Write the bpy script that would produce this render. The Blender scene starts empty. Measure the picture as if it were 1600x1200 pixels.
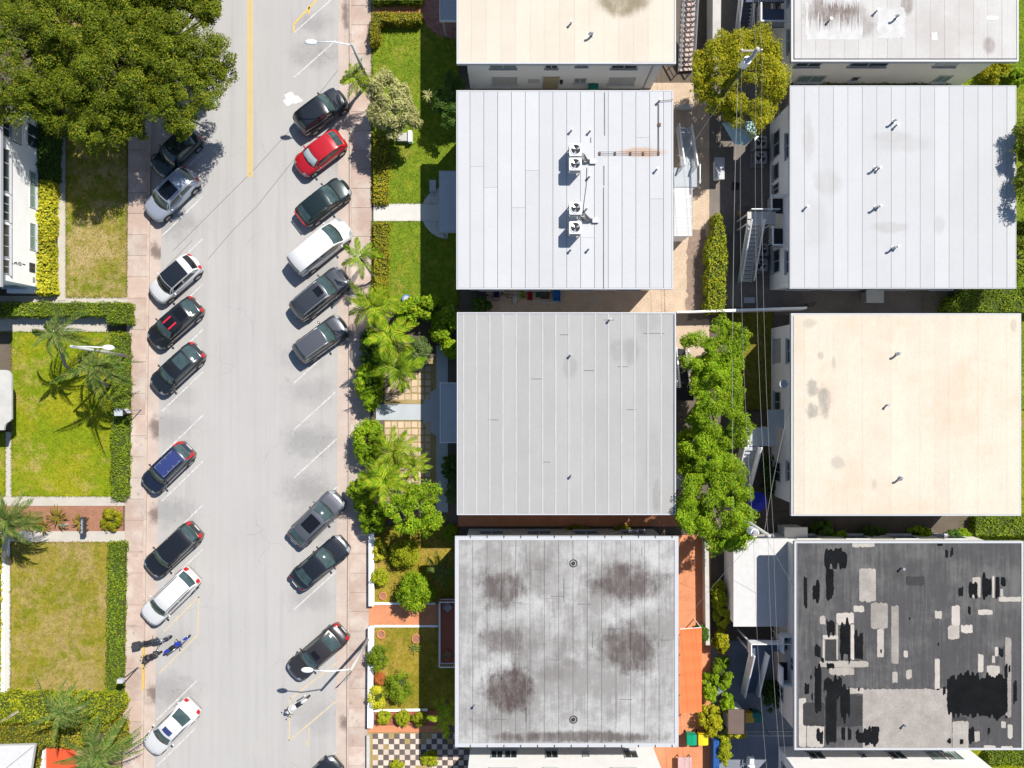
import bpy, bmesh, math, random
import numpy as np
from mathutils import Vector, Matrix, Euler
random.seed(7); rng = np.random.default_rng(7)
scn = bpy.context.scene
COL = scn.collection

# ------------------------------------------------------------------ camera, sky, sun, exposure
H_CAM = 60.0          # drone height in metres
PXM = 21.0            # photograph pixels per metre on the ground
cam_d = bpy.data.cameras.new('camera'); cam = bpy.data.objects.new('camera', cam_d); COL.objects.link(cam)
cam.location = (0, 0, H_CAM); cam.rotation_euler = (0, 0, 0)
cam_d.sensor_fit = 'HORIZONTAL'; cam_d.sensor_width = 36.0
cam_d.lens = 18.0 / (800.0 / (PXM * H_CAM)); cam_d.clip_end = 2000.0; cam_d.clip_start = 0.5
scn.camera = cam
SUN_DIR = Vector((0.514, 0.571, 1.0)).normalized()
elev = math.asin(SUN_DIR.z); azim = math.atan2(SUN_DIR.x, SUN_DIR.y)
wld = bpy.data.worlds.new('World'); scn.world = wld; wld.use_nodes = True
wn = wld.node_tree; sky = wn.nodes.new('ShaderNodeTexSky'); sky.sky_type = 'NISHITA'; sky.sun_disc = False
sky.sun_elevation = elev; sky.sun_rotation = azim; sky.air_density = 1.0; sky.dust_density = 0.4; sky.ozone_density = 1.5
bgn = [n for n in wn.nodes if n.type == 'BACKGROUND'][0]; bgn.inputs['Strength'].default_value = 0.085
wn.links.new(sky.outputs[0], bgn.inputs[0])
sun_d = bpy.data.lights.new('sun', 'SUN'); sun_d.energy = 4.7; sun_d.angle = math.radians(0.5); sun_d.color = (1.0, 0.955, 0.88)
sun = bpy.data.objects.new('sun', sun_d); COL.objects.link(sun); sun.location = (20, 20, 50)
sun.rotation_euler = (-SUN_DIR).to_track_quat('-Z', 'Y').to_euler()
scn.view_settings.view_transform = 'Standard'; scn.view_settings.look = 'None'
scn.view_settings.exposure = 0.60; scn.view_settings.gamma = 1.0; scn.view_settings.use_curve_mapping = False

# ------------------------------------------------------------------ helpers
def W(px, py, z=0.0):
    """photograph pixel at height z -> world point"""
    k = (H_CAM - z) / H_CAM
    return Vector(((px - 800.0) / PXM * k, (600.0 - py) / PXM * k, z))
ORIG = {}
def tag(o, label=None, cat=None, group=None, kind=None):
    if label: o['label'] = label
    if cat: o['category'] = cat
    if group: o['group'] = group
    if kind: o['kind'] = kind
    return o
def thing(name, loc, label, cat, group=None, rz=0.0):
    o = bpy.data.objects.new(name, None); COL.objects.link(o)
    o.location = loc; o.rotation_euler = (0, 0, rz); o.empty_display_size = 0.3
    ORIG[o.name] = Vector(loc)
    return tag(o, label, cat, group)
def link(name, mesh, parent=None, off=None):
    o = bpy.data.objects.new(name, mesh); COL.objects.link(o)
    if parent is not None:
        o.parent = parent; ORIG[o.name] = ORIG.get(parent.name, Vector((0, 0, 0)))
    return o
def copy_tree(o, parent=None):
    c = o.copy(); COL.objects.link(c); c.parent = parent
    ORIG[c.name] = ORIG.get(o.name, Vector((0, 0, 0)))
    for ch in list(o.children): copy_tree(ch, c)
    return c

class MB:
    """collects shapes; build() links them as one mesh object"""
    def __init__(s): s.v = []; s.f = []
    def quad(s, a, b, c, d):
        i = len(s.v); s.v += [tuple(a), tuple(b), tuple(c), tuple(d)]; s.f.append((i, i+1, i+2, i+3)); return s
    def box(s, x0, y0, z0, x1, y1, z1):
        x0, x1 = min(x0, x1), max(x0, x1); y0, y1 = min(y0, y1), max(y0, y1)
        i = len(s.v)
        s.v += [(x0,y0,z0),(x1,y0,z0),(x1,y1,z0),(x0,y1,z0),(x0,y0,z1),(x1,y0,z1),(x1,y1,z1),(x0,y1,z1)]
        s.f += [(i,i+3,i+2,i+1),(i+4,i+5,i+6,i+7),(i,i+1,i+5,i+4),(i+1,i+2,i+6,i+5),(i+2,i+3,i+7,i+6),(i+3,i,i+4,i+7)]
        return s
    def obox(s, o, ax, ay, az, hx, hy, hz):
        """box at centre o with unit axes and half sizes"""
        i = len(s.v); o = Vector(o)
        for (a, b, c) in ((-1,-1,-1),(1,-1,-1),(1,1,-1),(-1,1,-1),(-1,-1,1),(1,-1,1),(1,1,1),(-1,1,1)):
            s.v.append(tuple(o + ax*(a*hx) + ay*(b*hy) + az*(c*hz)))
        s.f += [(i,i+3,i+2,i+1),(i+4,i+5,i+6,i+7),(i,i+1,i+5,i+4),(i+1,i+2,i+6,i+5),(i+2,i+3,i+7,i+6),(i+3,i,i+4,i+7)]
        return s
    def bar(s, a, b, w, h=None):
        a = Vector(a); b = Vector(b); h = h or w; d = b - a; L = d.length
        if L < 1e-6: return s
        ax = d / L; up = Vector((0,0,1)) if abs(ax.z) < 0.95 else Vector((0,1,0))
        ay = up.cross(ax).normalized(); az = ax.cross(ay)
        return s.obox((a+b)/2, ax, ay, az, L/2, w/2, h/2)
    def prism(s, poly, z0, z1):
        n = len(poly); i = len(s.v)
        ar = sum(poly[k][0]*poly[(k+1)%n][1] - poly[(k+1)%n][0]*poly[k][1] for k in range(n))
        if ar < 0: poly = poly[::-1]
        s.v += [(p[0], p[1], z0) for p in poly] + [(p[0], p[1], z1) for p in poly]
        s.f.append(tuple(i+n+k for k in range(n))); s.f.append(tuple(i+k for k in range(n))[::-1])
        for k in range(n):
            s.f.append((i+k, i+(k+1)%n, i+n+(k+1)%n, i+n+k))
        return s
    def tube(s, pts, r, n=8, cap=True):
        pts = [Vector(p) for p in pts]
        rs = r if isinstance(r, (list, tuple)) else [r]*len(pts)
        i0 = len(s.v)
        for k, p in enumerate(pts):
            d = (pts[min(k+1, len(pts)-1)] - pts[max(k-1, 0)])
            d = d.normalized() if d.length > 1e-9 else Vector((0,0,1))
            up = Vector((0,0,1)) if abs(d.z) < 0.9 else Vector((1,0,0))
            a = d.cross(up).normalized(); b = d.cross(a)
            for q in range(n):
                t = 2*math.pi*q/n
                s.v.append(tuple(p + (a*math.cos(t) + b*math.sin(t))*rs[k]))
        for k in range(len(pts)-1):
            for q in range(n):
                s.f.append((i0+k*n+q, i0+(k+1)*n+q, i0+(k+1)*n+(q+1)%n, i0+k*n+(q+1)%n))
        if cap:
            s.f.append(tuple(i0+q for q in range(n))); s.f.append(tuple(i0+(len(pts)-1)*n+q for q in range(n))[::-1])
        return s
    def cyl(s, c, r, z0, z1, n=20, r1=None):
        return s.tube([(c[0],c[1],z0),(c[0],c[1],z1)], [r, r if r1 is None else r1], n)
    def ell(s, c, rx, ry, rz, n=10, m=6):
        i0 = len(s.v)
        for j in range(m+1):
            ph = math.pi*j/m - math.pi/2
            for q in range(n):
                t = 2*math.pi*q/n
                s.v.append((c[0]+rx*math.cos(ph)*math.cos(t), c[1]+ry*math.cos(ph)*math.sin(t), c[2]+rz*math.sin(ph)))
        for j in range(m):
            for q in range(n):
                s.f.append((i0+j*n+q, i0+j*n+(q+1)%n, i0+(j+1)*n+(q+1)%n, i0+(j+1)*n+q))
        return s
    def grid(s, rows):
        i0 = len(s.v); m = len(rows[0])
        for r in rows: s.v += [tuple(p) for p in r]
        for a in range(len(rows)-1):
            for b in range(m-1):
                s.f.append((i0+a*m+b, i0+a*m+b+1, i0+(a+1)*m+b+1, i0+(a+1)*m+b))
        return s
    def mesh(s, name, mat, smooth=False, off=None):
        me = bpy.data.meshes.new(name)
        v = s.v if off is None else [(p[0]-off[0], p[1]-off[1], p[2]-off[2]) for p in s.v]
        me.from_pydata(v, [], s.f)
        if smooth:
            me.polygons.foreach_set('use_smooth', [True]*len(me.polygons))
        if mat is not None: me.materials.append(mat)
        me.update(); return me
    def build(s, name, mat, parent=None, smooth=False, local=False, **kw):
        off = None
        if parent is not None and not local: off = ORIG.get(parent.name)
        elif parent is None and not local:          # a top-level mesh sits at its own base
            a = np.array(s.v); off = Vector((a[:,0].mean(), a[:,1].mean(), a[:,2].min()))
        o = link(name, s.mesh(name, mat, smooth, off), parent)
        if parent is None and not local:
            o.location = off; ORIG[o.name] = Vector(off)
        return tag(o, **kw)

# ------------------------------------------------------------------ materials
class NT:
    def __init__(s, name):
        s.m = bpy.data.materials.new(name); s.m.use_nodes = True
        s.t = s.m.node_tree; s.b = [n for n in s.t.nodes if n.type == 'BSDF_PRINCIPLED'][0]
        s.out = [n for n in s.t.nodes if n.type == 'OUTPUT_MATERIAL'][0]; s._p = None
    def n(s, kind, **kw):
        nd = s.t.nodes.new(kind)
        for k, v in kw.items(): setattr(nd, k, v)
        return nd
    def l(s, a, b): s.t.links.new(a, b)
    def pos(s):
        if s._p is None: s._p = s.n('ShaderNodeNewGeometry')
        return s._p.outputs['Position']
    def noise(s, scale, detail=5.0, rough=0.6, stretch=None, vec=None):
        v = vec or s.pos()
        if stretch:
            mp = s.n('ShaderNodeVectorMath', operation='MULTIPLY'); s.l(v, mp.inputs[0]); mp.inputs[1].default_value = stretch; v = mp.outputs[0]
        nd = s.n('ShaderNodeTexNoise'); nd.inputs['Scale'].default_value = scale; nd.inputs['Detail'].default_value = detail
        nd.inputs['Roughness'].default_value = rough; s.l(v, nd.inputs['Vector']); return nd.outputs['Fac']
    def math(s, op, a, b=None, c=None, clamp=False):
        nd = s.n('ShaderNodeMath', operation=op); nd.use_clamp = clamp
        for i, x in enumerate((a, b, c)):
            if x is None: continue
            if isinstance(x, (int, float)): nd.inputs[i].default_value = x
            else: s.l(x, nd.inputs[i])
        return nd.outputs[0]
    def ramp(s, fac, a, b, lo=0.0, hi=1.0):
        nd = s.n('ShaderNodeMapRange', interpolation_type='SMOOTHSTEP'); s.l(fac, nd.inputs[0])
        nd.inputs[1].default_value = a; nd.inputs[2].default_value = b; nd.inputs[3].default_value = lo; nd.inputs[4].default_value = hi
        return nd.outputs[0]
    def mix(s, fac, a, b):
        nd = s.n('ShaderNodeMix', data_type='RGBA')
        if isinstance(fac, (int, float)): nd.inputs[0].default_value = fac
        else: s.l(fac, nd.inputs[0])
        for i, x in ((6, a), (7, b)):
            if isinstance(x, tuple): nd.inputs[i].default_value = (*x[:3], 1)
            else: s.l(x, nd.inputs[i])
        return nd.outputs[2]
    def scale(s, col, fac):
        nd = s.n('ShaderNodeVectorMath', operation='SCALE'); 
        if isinstance(col, tuple): nd.inputs[0].default_value = col[:3]
        else: s.l(col, nd.inputs[0])
        if isinstance(fac, (int, float)): nd.inputs['Scale'].default_value = fac
        else: s.l(fac, nd.inputs['Scale'])
        return nd.outputs[0]
    def blob(s, cx, cy, rx, ry, nz, amp=0.5, soft=0.35):
        """noise-edged ellipse in world metres -> 0..1"""
        sb = s.n('ShaderNodeVectorMath', operation='SUBTRACT'); s.l(s.pos(), sb.inputs[0]); sb.inputs[1].default_value = (cx, cy, 0)
        ml = s.n('ShaderNodeVectorMath', operation='MULTIPLY'); s.l(sb.outputs[0], ml.inputs[0]); ml.inputs[1].default_value = (1/rx, 1/ry, 0)
        ln = s.n('ShaderNodeVectorMath', operation='LENGTH'); s.l(ml.outputs[0], ln.inputs[0])
        d = s.math('ADD', ln.outputs['Value'], s.math('MULTIPLY', s.math('SUBTRACT', nz, 0.5), amp*2.6))
        return s.ramp(d, 1.0+soft*0.5, 1.0-soft, 0.0, 1.0)
    def bump(s, h, strength, dist=0.02):
        nd = s.n('ShaderNodeBump'); nd.inputs['Strength'].default_value = strength; nd.inputs['Distance'].default_value = dist
        s.l(h, nd.inputs['Height']); s.l(nd.outputs[0], s.b.inputs['Normal'])
    def fin(s, col, rough=0.8, metallic=0.0, spec=0.3, coat=0.0):
        if isinstance(col, tuple): s.b.inputs['Base Color'].default_value = (*col[:3], 1)
        else: s.l(col, s.b.inputs['Base Color'])
        s.b.inputs['Roughness'].default_value = rough; s.b.inputs['Metallic'].default_value = metallic
        s.b.inputs['Specular IOR Level'].default_value = spec
        if coat: s.b.inputs['Coat Weight'].default_value = coat; s.b.inputs['Coat Roughness'].default_value = 0.04
        return s.m
def srgb(r, g, b):
    f = lambda c: (c/255/12.92 if c/255 <= 0.04045 else ((c/255+0.055)/1.055)**2.4)
    return (f(r), f(g), f(b))
GK = 0.84   # photograph is exposed bright: surfaces keep their real albedo, exposure does the rest
def plain(name, col, rough=0.6, var=0.12, sc=3.0, metallic=0.0, spec=0.3, coat=0.0, rnd=0.0, bump=0.0, stretch=None, fine=0.0):
    col = tuple(c*GK for c in col); s = NT(name); n1 = s.noise(sc, 5, 0.62, stretch)
    f = s.math('MULTIPLY_ADD', n1, var*2.4, 1-var*1.2)
    if fine:
        f = s.math('MULTIPLY', f, s.math('MULTIPLY_ADD', s.noise(sc*12, 2, 0.5), fine*2.4, 1-fine*1.2))
    if rnd:
        oi = s.n('ShaderNodeObjectInfo'); f = s.math('MULTIPLY', f, s.math('MULTIPLY_ADD', oi.outputs['Random'], rnd*2, 1-rnd))
    if bump: s.bump(s.noise(sc*8, 3), bump)
    return s.fin(s.scale(col, f), rough, metallic, spec, coat)
M = {}
def leafmat(name, c1, c2, c3=None, trans=0.28, rough=0.5, big=0.35):
    s = NT(name); g = s.n('ShaderNodeNewGeometry'); r = g.outputs['Random Per Island']
    col = s.mix(r, c1, c2)
    if c3: col = s.mix(s.ramp(s.math('FRACT', s.math('MULTIPLY', r, 7.31)), 0.72, 0.95), col, c3)
    col = s.scale(col, s.math('MULTIPLY_ADD', s.noise(big, 3), 1.7, 0.24))
    s.fin(col, 0.6, 0, 0.15)
    tr = s.n('ShaderNodeBsdfTranslucent'); s.l(col, tr.inputs['Color'])
    mx = s.n('ShaderNodeMixShader'); mx.inputs[0].default_value = trans
    s.l(s.b.outputs[0], mx.inputs[1]); s.l(tr.outputs[0], mx.inputs[2]); s.l(mx.outputs[0], s.out.inputs['Surface'])
    return s.m
def lawnmat(name, green, mid, dry, dryness):
    s = NT(name); a = s.noise(0.35, 4, 0.6); b = s.noise(1.6, 5, 0.65); c = s.noise(14, 3, 0.6)
    f = s.math('ADD', s.math('MULTIPLY', a, 0.6), s.math('MULTIPLY', b, 0.4))
    col = s.mix(s.ramp(f, 0.52-dryness*0.22, 0.72-dryness*0.22), green, mid)
    f2 = s.math('ADD', s.math('MULTIPLY', s.noise(0.5, 4, 0.6, vec=None, stretch=(1, 1, 7)), 0.55), s.math('MULTIPLY', b, 0.45))
    col = s.mix(s.ramp(f2, 0.60-dryness*0.25, 0.80-dryness*0.25), col, dry)
    col = s.scale(col, s.math('MULTIPLY', s.math('MULTIPLY_ADD', c, 0.9, 0.55), s.math('MULTIPLY_ADD', s.noise(4.5, 3, 0.7), 1.1, 0.45)))
    s.bump(s.noise(22, 3), 0.9, 0.06)
    return s.fin(col, 0.95, 0, 0.1)

def roofmat(name, base, var=0.08, blobs=(), bcol=(0.1,0.08,0.075), streak=0.08, rnd=0.04, zroof=6.15, rough=0.75, amp=0.5, fine=0.07, dirt=(0.25,0.22,0.19), dirtk=0.35, streak_blobs=True, dthr=(0.46,0.64)):
    base = tuple(c*GK for c in base); bcol = tuple(c*GK for c in bcol); dirt = tuple(c*GK for c in dirt); s = NT(name)
    f = s.math('MULTIPLY_ADD', s.noise(0.45, 6, 0.65), var*2.4, 1-var*1.2)
    st = s.noise(1.0, 5, 0.7, (5.0, 0.35, 1)); f = s.math('MULTIPLY', f, s.math('MULTIPLY_ADD', st, streak*2.4, 1-streak*1.2))
    f = s.math('MULTIPLY', f, s.math('MULTIPLY_ADD', s.noise(9, 4, 0.7), fine*2.4, 1-fine*1.2))
    oi = s.n('ShaderNodeObjectInfo'); f = s.math('MULTIPLY', f, s.math('MULTIPLY_ADD', oi.outputs['Random'], rnd*2, 1-rnd))
    col = s.scale(base, f)
    if dirtk:
        d = s.ramp(s.math('ADD', s.math('MULTIPLY', s.noise(0.28, 5, 0.7), 0.65), s.math('MULTIPLY', st, 0.35)), dthr[0], dthr[1], 0.0, dirtk)
        col = s.mix(d, col, dirt)
    if blobs:
        nz = s.math('ADD', s.math('MULTIPLY', s.noise(0.8, 6, 0.7), 0.62), s.math('MULTIPLY', s.noise(1.0, 5, 0.7, (3.0, 0.42, 1)), 0.38)) if streak_blobs else s.noise(1.2, 6, 0.7)
        tot = None
        for (px, py, rx, ry, k) in blobs:
            c = W(px, py, zroof); q = (H_CAM-zroof)/H_CAM/PXM
            bm = s.math('MULTIPLY', s.blob(c.x, c.y, rx*q, ry*q, nz, amp, 0.45), k)
            tot = bm if tot is None else s.math('MAXIMUM', tot, bm)
        mott = s.math('MULTIPLY', tot, s.ramp(s.noise(1.1, 7, 0.75, (1.6, 0.7, 1)), 0.25, 0.60, 0.45, 1.0))
        col = s.mix(mott, col, bcol)
    s.bump(s.noise(14, 4), 0.25, 0.01)
    return s.fin(col, rough, 0, 0.25)

# leaves
M['leaf_ficus'] = leafmat('leaf_ficus', (0.045,0.090,0.006), (0.150,0.185,0.008), (0.27,0.245,0.015), big=1.1)
M['leaf_gold'] = leafmat('leaf_gold', (0.16,0.20,0.008), (0.36,0.335,0.010), (0.48,0.38,0.02), trans=.35)
M['leaf_bright'] = leafmat('leaf_bright', (0.075,0.185,0.006), (0.250,0.370,0.010), (0.40,0.44,0.02), trans=.34)
M['leaf_hedge'] = leafmat('leaf_hedge', (0.085,0.165,0.008), (0.20,0.265,0.012), (0.26,0.27,0.02))
M['leaf_lime'] = leafmat('leaf_lime', (0.17,0.24,0.010), (0.36,0.38,0.014), (0.46,0.42,0.02))
M['leaf_croton'] = leafmat('leaf_croton', (0.488,0.427,0.024), (0.268,0.329,0.018), (0.634,0.525,0.037))
M['leaf_olive'] = leafmat('leaf_olive', (0.17,0.19,0.012), (0.33,0.29,0.015), (0.44,0.30,0.03))
M['leaf_dark'] = leafmat('leaf_dark', (0.037,0.091,0.015), (0.085,0.146,0.018))
M['leaf_grey'] = leafmat('leaf_grey', (0.085,0.146,0.043), (0.159,0.207,0.061))
M['leaf_pale'] = leafmat('leaf_pale', (0.293,0.305,0.110), (0.488,0.451,0.183), (0.159,0.195,0.049))
M['leaf_red'] = leafmat('leaf_red', (0.293,0.073,0.024), (0.439,0.159,0.037))
M['leaf_palm'] = leafmat('leaf_palm', (0.07,0.18,0.008), (0.22,0.34,0.012), (0.36,0.42,0.03))
M['leaf_palm_y'] = leafmat('leaf_palm_y', (0.09,0.22,0.008), (0.28,0.39,0.014), (0.46,0.46,0.04))
M['leaf_palm_d'] = leafmat('leaf_palm_d', (0.055,0.122,0.024), (0.134,0.201,0.037), (0.244,0.244,0.073))
M['leaf_brom'] = leafmat('leaf_brom', (0.122,0.122,0.018), (0.293,0.195,0.024), (0.268,0.085,0.037))
M['bark'] = plain('bark', (0.27,0.22,0.17), 0.9, 0.35, 3.0, bump=0.5)
M['bark_pale'] = plain('bark_pale', (0.38,0.34,0.28), 0.9, 0.25, 3.0, bump=0.4)
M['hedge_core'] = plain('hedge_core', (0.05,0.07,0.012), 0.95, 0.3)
# grounds
M['soil'] = plain('soil', (0.13,0.105,0.08), 0.95, 0.35, 0.8, bump=0.5, fine=0.25)
M['lawn_fresh'] = lawnmat('lawn_fresh', (0.130,0.195,0.014), (0.205,0.245,0.018), (0.27,0.24,0.045), 0.35)
M['lawn_mixed'] = lawnmat('lawn_mixed', (0.17,0.225,0.008), (0.26,0.26,0.012), (0.33,0.265,0.075), 0.45)
M['lawn_tan'] = lawnmat('lawn_tan', (0.165,0.175,0.012), (0.245,0.205,0.028), (0.31,0.235,0.085), 0.75)
M['lawn_dry'] = lawnmat('lawn_dry', (0.16,0.185,0.015), (0.26,0.215,0.045), (0.36,0.275,0.12), 0.65)
M['lawn_gold'] = lawnmat('lawn_gold', (0.20,0.18,0.018), (0.29,0.22,0.03), (0.35,0.24,0.06), 0.55)
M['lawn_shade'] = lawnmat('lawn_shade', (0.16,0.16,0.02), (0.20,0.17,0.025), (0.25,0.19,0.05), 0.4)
M['gravel'] = plain('gravel', (0.52,0.40,0.295), 0.95, 0.22, 1.2, bump=0.9, fine=0.35)
M['alley_dark'] = plain('alley_dark', (0.19,0.165,0.145), 0.9, 0.3, 0.7, bump=0.3, fine=0.2)
M['alley_paved'] = plain('alley_paved', (0.21,0.23,0.27), 0.85, 0.25, 0.7, bump=0.2, fine=0.12)
M['mulch'] = plain('mulch', (0.33,0.16,0.10), 0.95, 0.3, 3.0, bump=1.0, fine=0.5)
M['leaf_litter'] = plain('leaf_litter', (0.26,0.19,0.15), 0.95, 0.4, 3.0, bump=0.9, fine=0.5)
M['path'] = plain('path', (0.50,0.46,0.40), 0.9, 0.16, 1.3, bump=0.15, fine=0.08)
M['path_white'] = plain('path_white', (0.60,0.58,0.54), 0.85, 0.12, 1.6, bump=0.1, fine=0.06)
M['path_blue'] = plain('path_blue', (0.44,0.47,0.50), 0.85, 0.10, 1.3, bump=0.1, fine=0.06)
M['terracotta'] = plain('terracotta', (0.58,0.235,0.115), 0.8, 0.30, 0.9, bump=0.1, fine=0.18)
M['terracotta_dark'] = plain('terracotta_dark', (0.36,0.11,0.065), 0.75, 0.2, 1.1, fine=0.1)
M['concrete_wall'] = plain('concrete_wall', (0.50,0.49,0.46), 0.9, 0.18, 1.4, bump=0.2, fine=0.1)
def slabmat():
    s = NT('slab'); oi = s.n('ShaderNodeObjectInfo'); f = s.math('MULTIPLY_ADD', s.noise(0.7, 6, 0.7), 0.55, 0.73)
    f = s.math('MULTIPLY', f, s.math('MULTIPLY_ADD', oi.outputs['Random'], 0.24, 0.88)); f = s.math('MULTIPLY', f, s.math('MULTIPLY_ADD', s.noise(16, 3, 0.7), 0.4, 0.8))
    col = s.mix(s.ramp(s.noise(0.35, 4, 0.6), 0.42, 0.62), s.scale((0.40,0.300,0.250), f), s.scale((0.43,0.365,0.315), f))
    col = s.mix(s.ramp(s.noise(1.3, 6, 0.75), 0.56, 0.70, 0, 0.55), col, (0.20,0.145,0.125)); col = s.mix(s.ramp(s.noise(5, 4, 0.75), 0.64, 0.70, 0, 0.5), col, (0.12,0.09,0.08))
    s.bump(s.noise(20, 3), 0.2, 0.01); return s.fin(col, 0.9, 0, 0.2)
M['slab'] = slabmat()
M['slab_joint'] = plain('slab_joint', (0.30,0.23,0.19), 0.95, 0.2)
M['kerb'] = plain('kerb', (0.50,0.40,0.335), 0.9, 0.25, 1.2, bump=0.2, fine=0.15, rnd=0.05)
M['kerb_yellow'] = plain('kerb_yellow', (0.58,0.40,0.13), 0.8, 0.25, 3.0)
M['paver'] = plain('paver', (0.56,0.43,0.30), 0.9, 0.2, 1.5, rnd=0.14, bump=0.3, fine=0.15)
M['tile_light'] = plain('tile_light', (0.62,0.51,0.43), 0.85, 0.18, 2.0, rnd=0.12, bump=0.2)
M['tile_dark'] = plain('tile_dark', (0.13,0.105,0.095), 0.85, 0.25, 2.0, rnd=0.2, bump=0.2)
M['dry_ground'] = plain('dry_ground', (0.36,0.27,0.12), 0.95, 0.35, 1.3, bump=0.6, fine=0.3)
def roadmat():
    s = NT('road'); f = s.math('MULTIPLY_ADD', s.noise(0.16, 5, 0.6), 0.20, 0.90)
    f = s.math('MULTIPLY', f, s.math('MULTIPLY_ADD', s.noise(1.0, 4, 0.6, (2.2, 0.06, 1)), 0.16, 0.92))
    f = s.math('MULTIPLY', f, s.math('MULTIPLY_ADD', s.noise(30, 2, 0.6), 0.30, 0.85))
    col = s.scale((0.355,0.343,0.332), f)
    nz = s.noise(0.9, 6, 0.75); tot = None
    for (px, py, rx, ry, k) in ((485,690,45,28,.5),(482,765,42,26,.5),(270,350,42,22,.45),(262,668,44,24,.42),(262,800,44,26,.45),(262,1080,50,28,.45),
                                (495,85,42,24,.45),(490,36,30,18,.45),(488,610,40,24,.35),(482,935,40,22,.35),(490,1120,42,28,.3),(470,560,40,24,.3),(290,190,40,24,.3),(270,620,40,20,.25),(500,250,40,24,.3),(498,420,40,40,.3),(268,1000,40,22,.2),(270,460,40,22,.3),(490,820,42,30,.3)):
        c = W(px, py); bm = s.math('MULTIPLY', s.blob(c.x, c.y, rx/PXM, ry/PXM, nz, 0.9, 0.8), k)
        tot = bm if tot is None else s.math('MAXIMUM', tot, bm)
    col = s.mix(s.math('MULTIPLY', tot, 0.78), col, (0.12,0.12,0.122))
    spots = s.math('MULTIPLY', s.ramp(s.noise(3.4, 4, 0.75), 0.60, 0.68), s.math('MULTIPLY_ADD', tot, 1.9, 0.12), clamp=True)
    col = s.mix(s.math('MULTIPLY', spots, 0.55), col, (0.08,0.078,0.078))
    vo = s.n('ShaderNodeTexVoronoi', feature='DISTANCE_TO_EDGE'); vo.inputs['Scale'].default_value = 0.16
    dv = s.n('ShaderNodeVectorMath', operation='ADD'); nv = s.n('ShaderNodeTexNoise'); nv.inputs['Scale'].default_value = 0.9; nv.inputs['Detail'].default_value = 5; s.l(s.pos(), nv.inputs['Vector']); s.l(s.pos(), dv.inputs[0]); s.l(nv.outputs['Color'], dv.inputs[1]); s.l(dv.outputs[0], vo.inputs['Vector'])
    ck = s.math('MULTIPLY', s.ramp(vo.outputs['Distance'], 0.0, 0.006, 1, 0), s.ramp(s.noise(0.22, 3), 0.50, 0.60)); col = s.mix(s.math('MULTIPLY', ck, 0.26), col, (0.13,0.125,0.12))
    col = s.mix(s.ramp(s.noise(1.0, 4, 0.7, (1.6, 0.05, 1)), 0.50, 0.66, 0, 0.22), col, (0.24,0.235,0.23))
    col = s.mix(s.ramp(s.noise(4.2, 3, 0.8), 0.67, 0.73, 0, 0.5), col, (0.15,0.13,0.12))
    warm = s.ramp(s.noise(0.25, 4, 0.7), 0.60, 0.78, 0, 0.22); col = s.mix(warm, col, (0.45,0.36,0.27))
    s.bump(s.noise(40, 2), 0.15, 0.01)
    return s.fin(col, 0.85, 0, 0.25)
M['road'] = roadmat()
def guttermat():
    s = NT('gutter'); f = s.math('MULTIPLY_ADD', s.noise(0.8, 5, 0.65), 0.5, 0.75)
    f = s.math('MULTIPLY', f, s.math('MULTIPLY_ADD', s.noise(20, 2, 0.6), 0.3, 0.85))
    col = s.scale((0.42,0.345,0.30), f); nz = s.noise(1.4, 6, 0.75); tot = None
    for (px, py, rx, ry) in ((244,392,12,14),(245,668,12,18),(243,805,12,16),(240,1085,14,16),(538,1130,9,12),(540,20,6,30)):
        c = W(px, py); bm = s.blob(c.x, c.y, rx/PXM, ry/PXM, nz, 1.1, 0.7); tot = bm if tot is None else s.math('MAXIMUM', tot, bm)
    col = s.mix(s.math('MULTIPLY', tot, 0.75), col, (0.10,0.07,0.06))
    return s.fin(col, 0.9, 0, 0.2)
M['gutter'] = guttermat()
def paintmat(name, col, wear):
    s = NT(name); w = s.ramp(s.noise(5, 5, 0.75), wear-0.12, wear+0.12)
    return s.fin(s.mix(w, (0.37,0.355,0.345), s.scale(col, s.math('MULTIPLY_ADD', s.noise(1.5, 3), 0.3, 0.85))), 0.7, 0, 0.3)
M['paint_white'] = paintmat('paint_white', (0.54,0.535,0.525), 0.50)
M['paint_yellow'] = paintmat('paint_yellow', (0.58,0.37,0.075), 0.34)
M['paint_faded'] = paintmat('paint_faded', (0.50,0.40,0.22), 0.48)
M['spill_white'] = plain('spill_white', (0.72,0.72,0.71), 0.6, 0.06, 4)
M['dark_line'] = plain('dark_line', (0.17,0.165,0.16), 0.9, 0.2)
def brickmat():
    s = NT('brick_paving'); b = s.n('ShaderNodeTexBrick'); s.l(s.pos(), b.inputs['Vector']); b.inputs['Scale'].default_value = 1.0
    b.inputs['Color1'].default_value = (0.30,0.10,0.085,1); b.inputs['Color2'].default_value = (0.42,0.16,0.12,1); b.inputs['Mortar'].default_value = (0.42,0.33,0.30,1)
    b.inputs['Brick Width'].default_value = 0.24; b.inputs['Row Height'].default_value = 0.14; b.inputs['Mortar Size'].default_value = 0.012
    s.bump(b.outputs['Fac'], 0.4, 0.01)
    return s.fin(s.scale(b.outputs['Color'], s.math('MULTIPLY_ADD', s.noise(1.5, 4), 0.5, 0.75)), 0.85, 0, 0.2)
M['brick_paving'] = brickmat()
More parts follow.
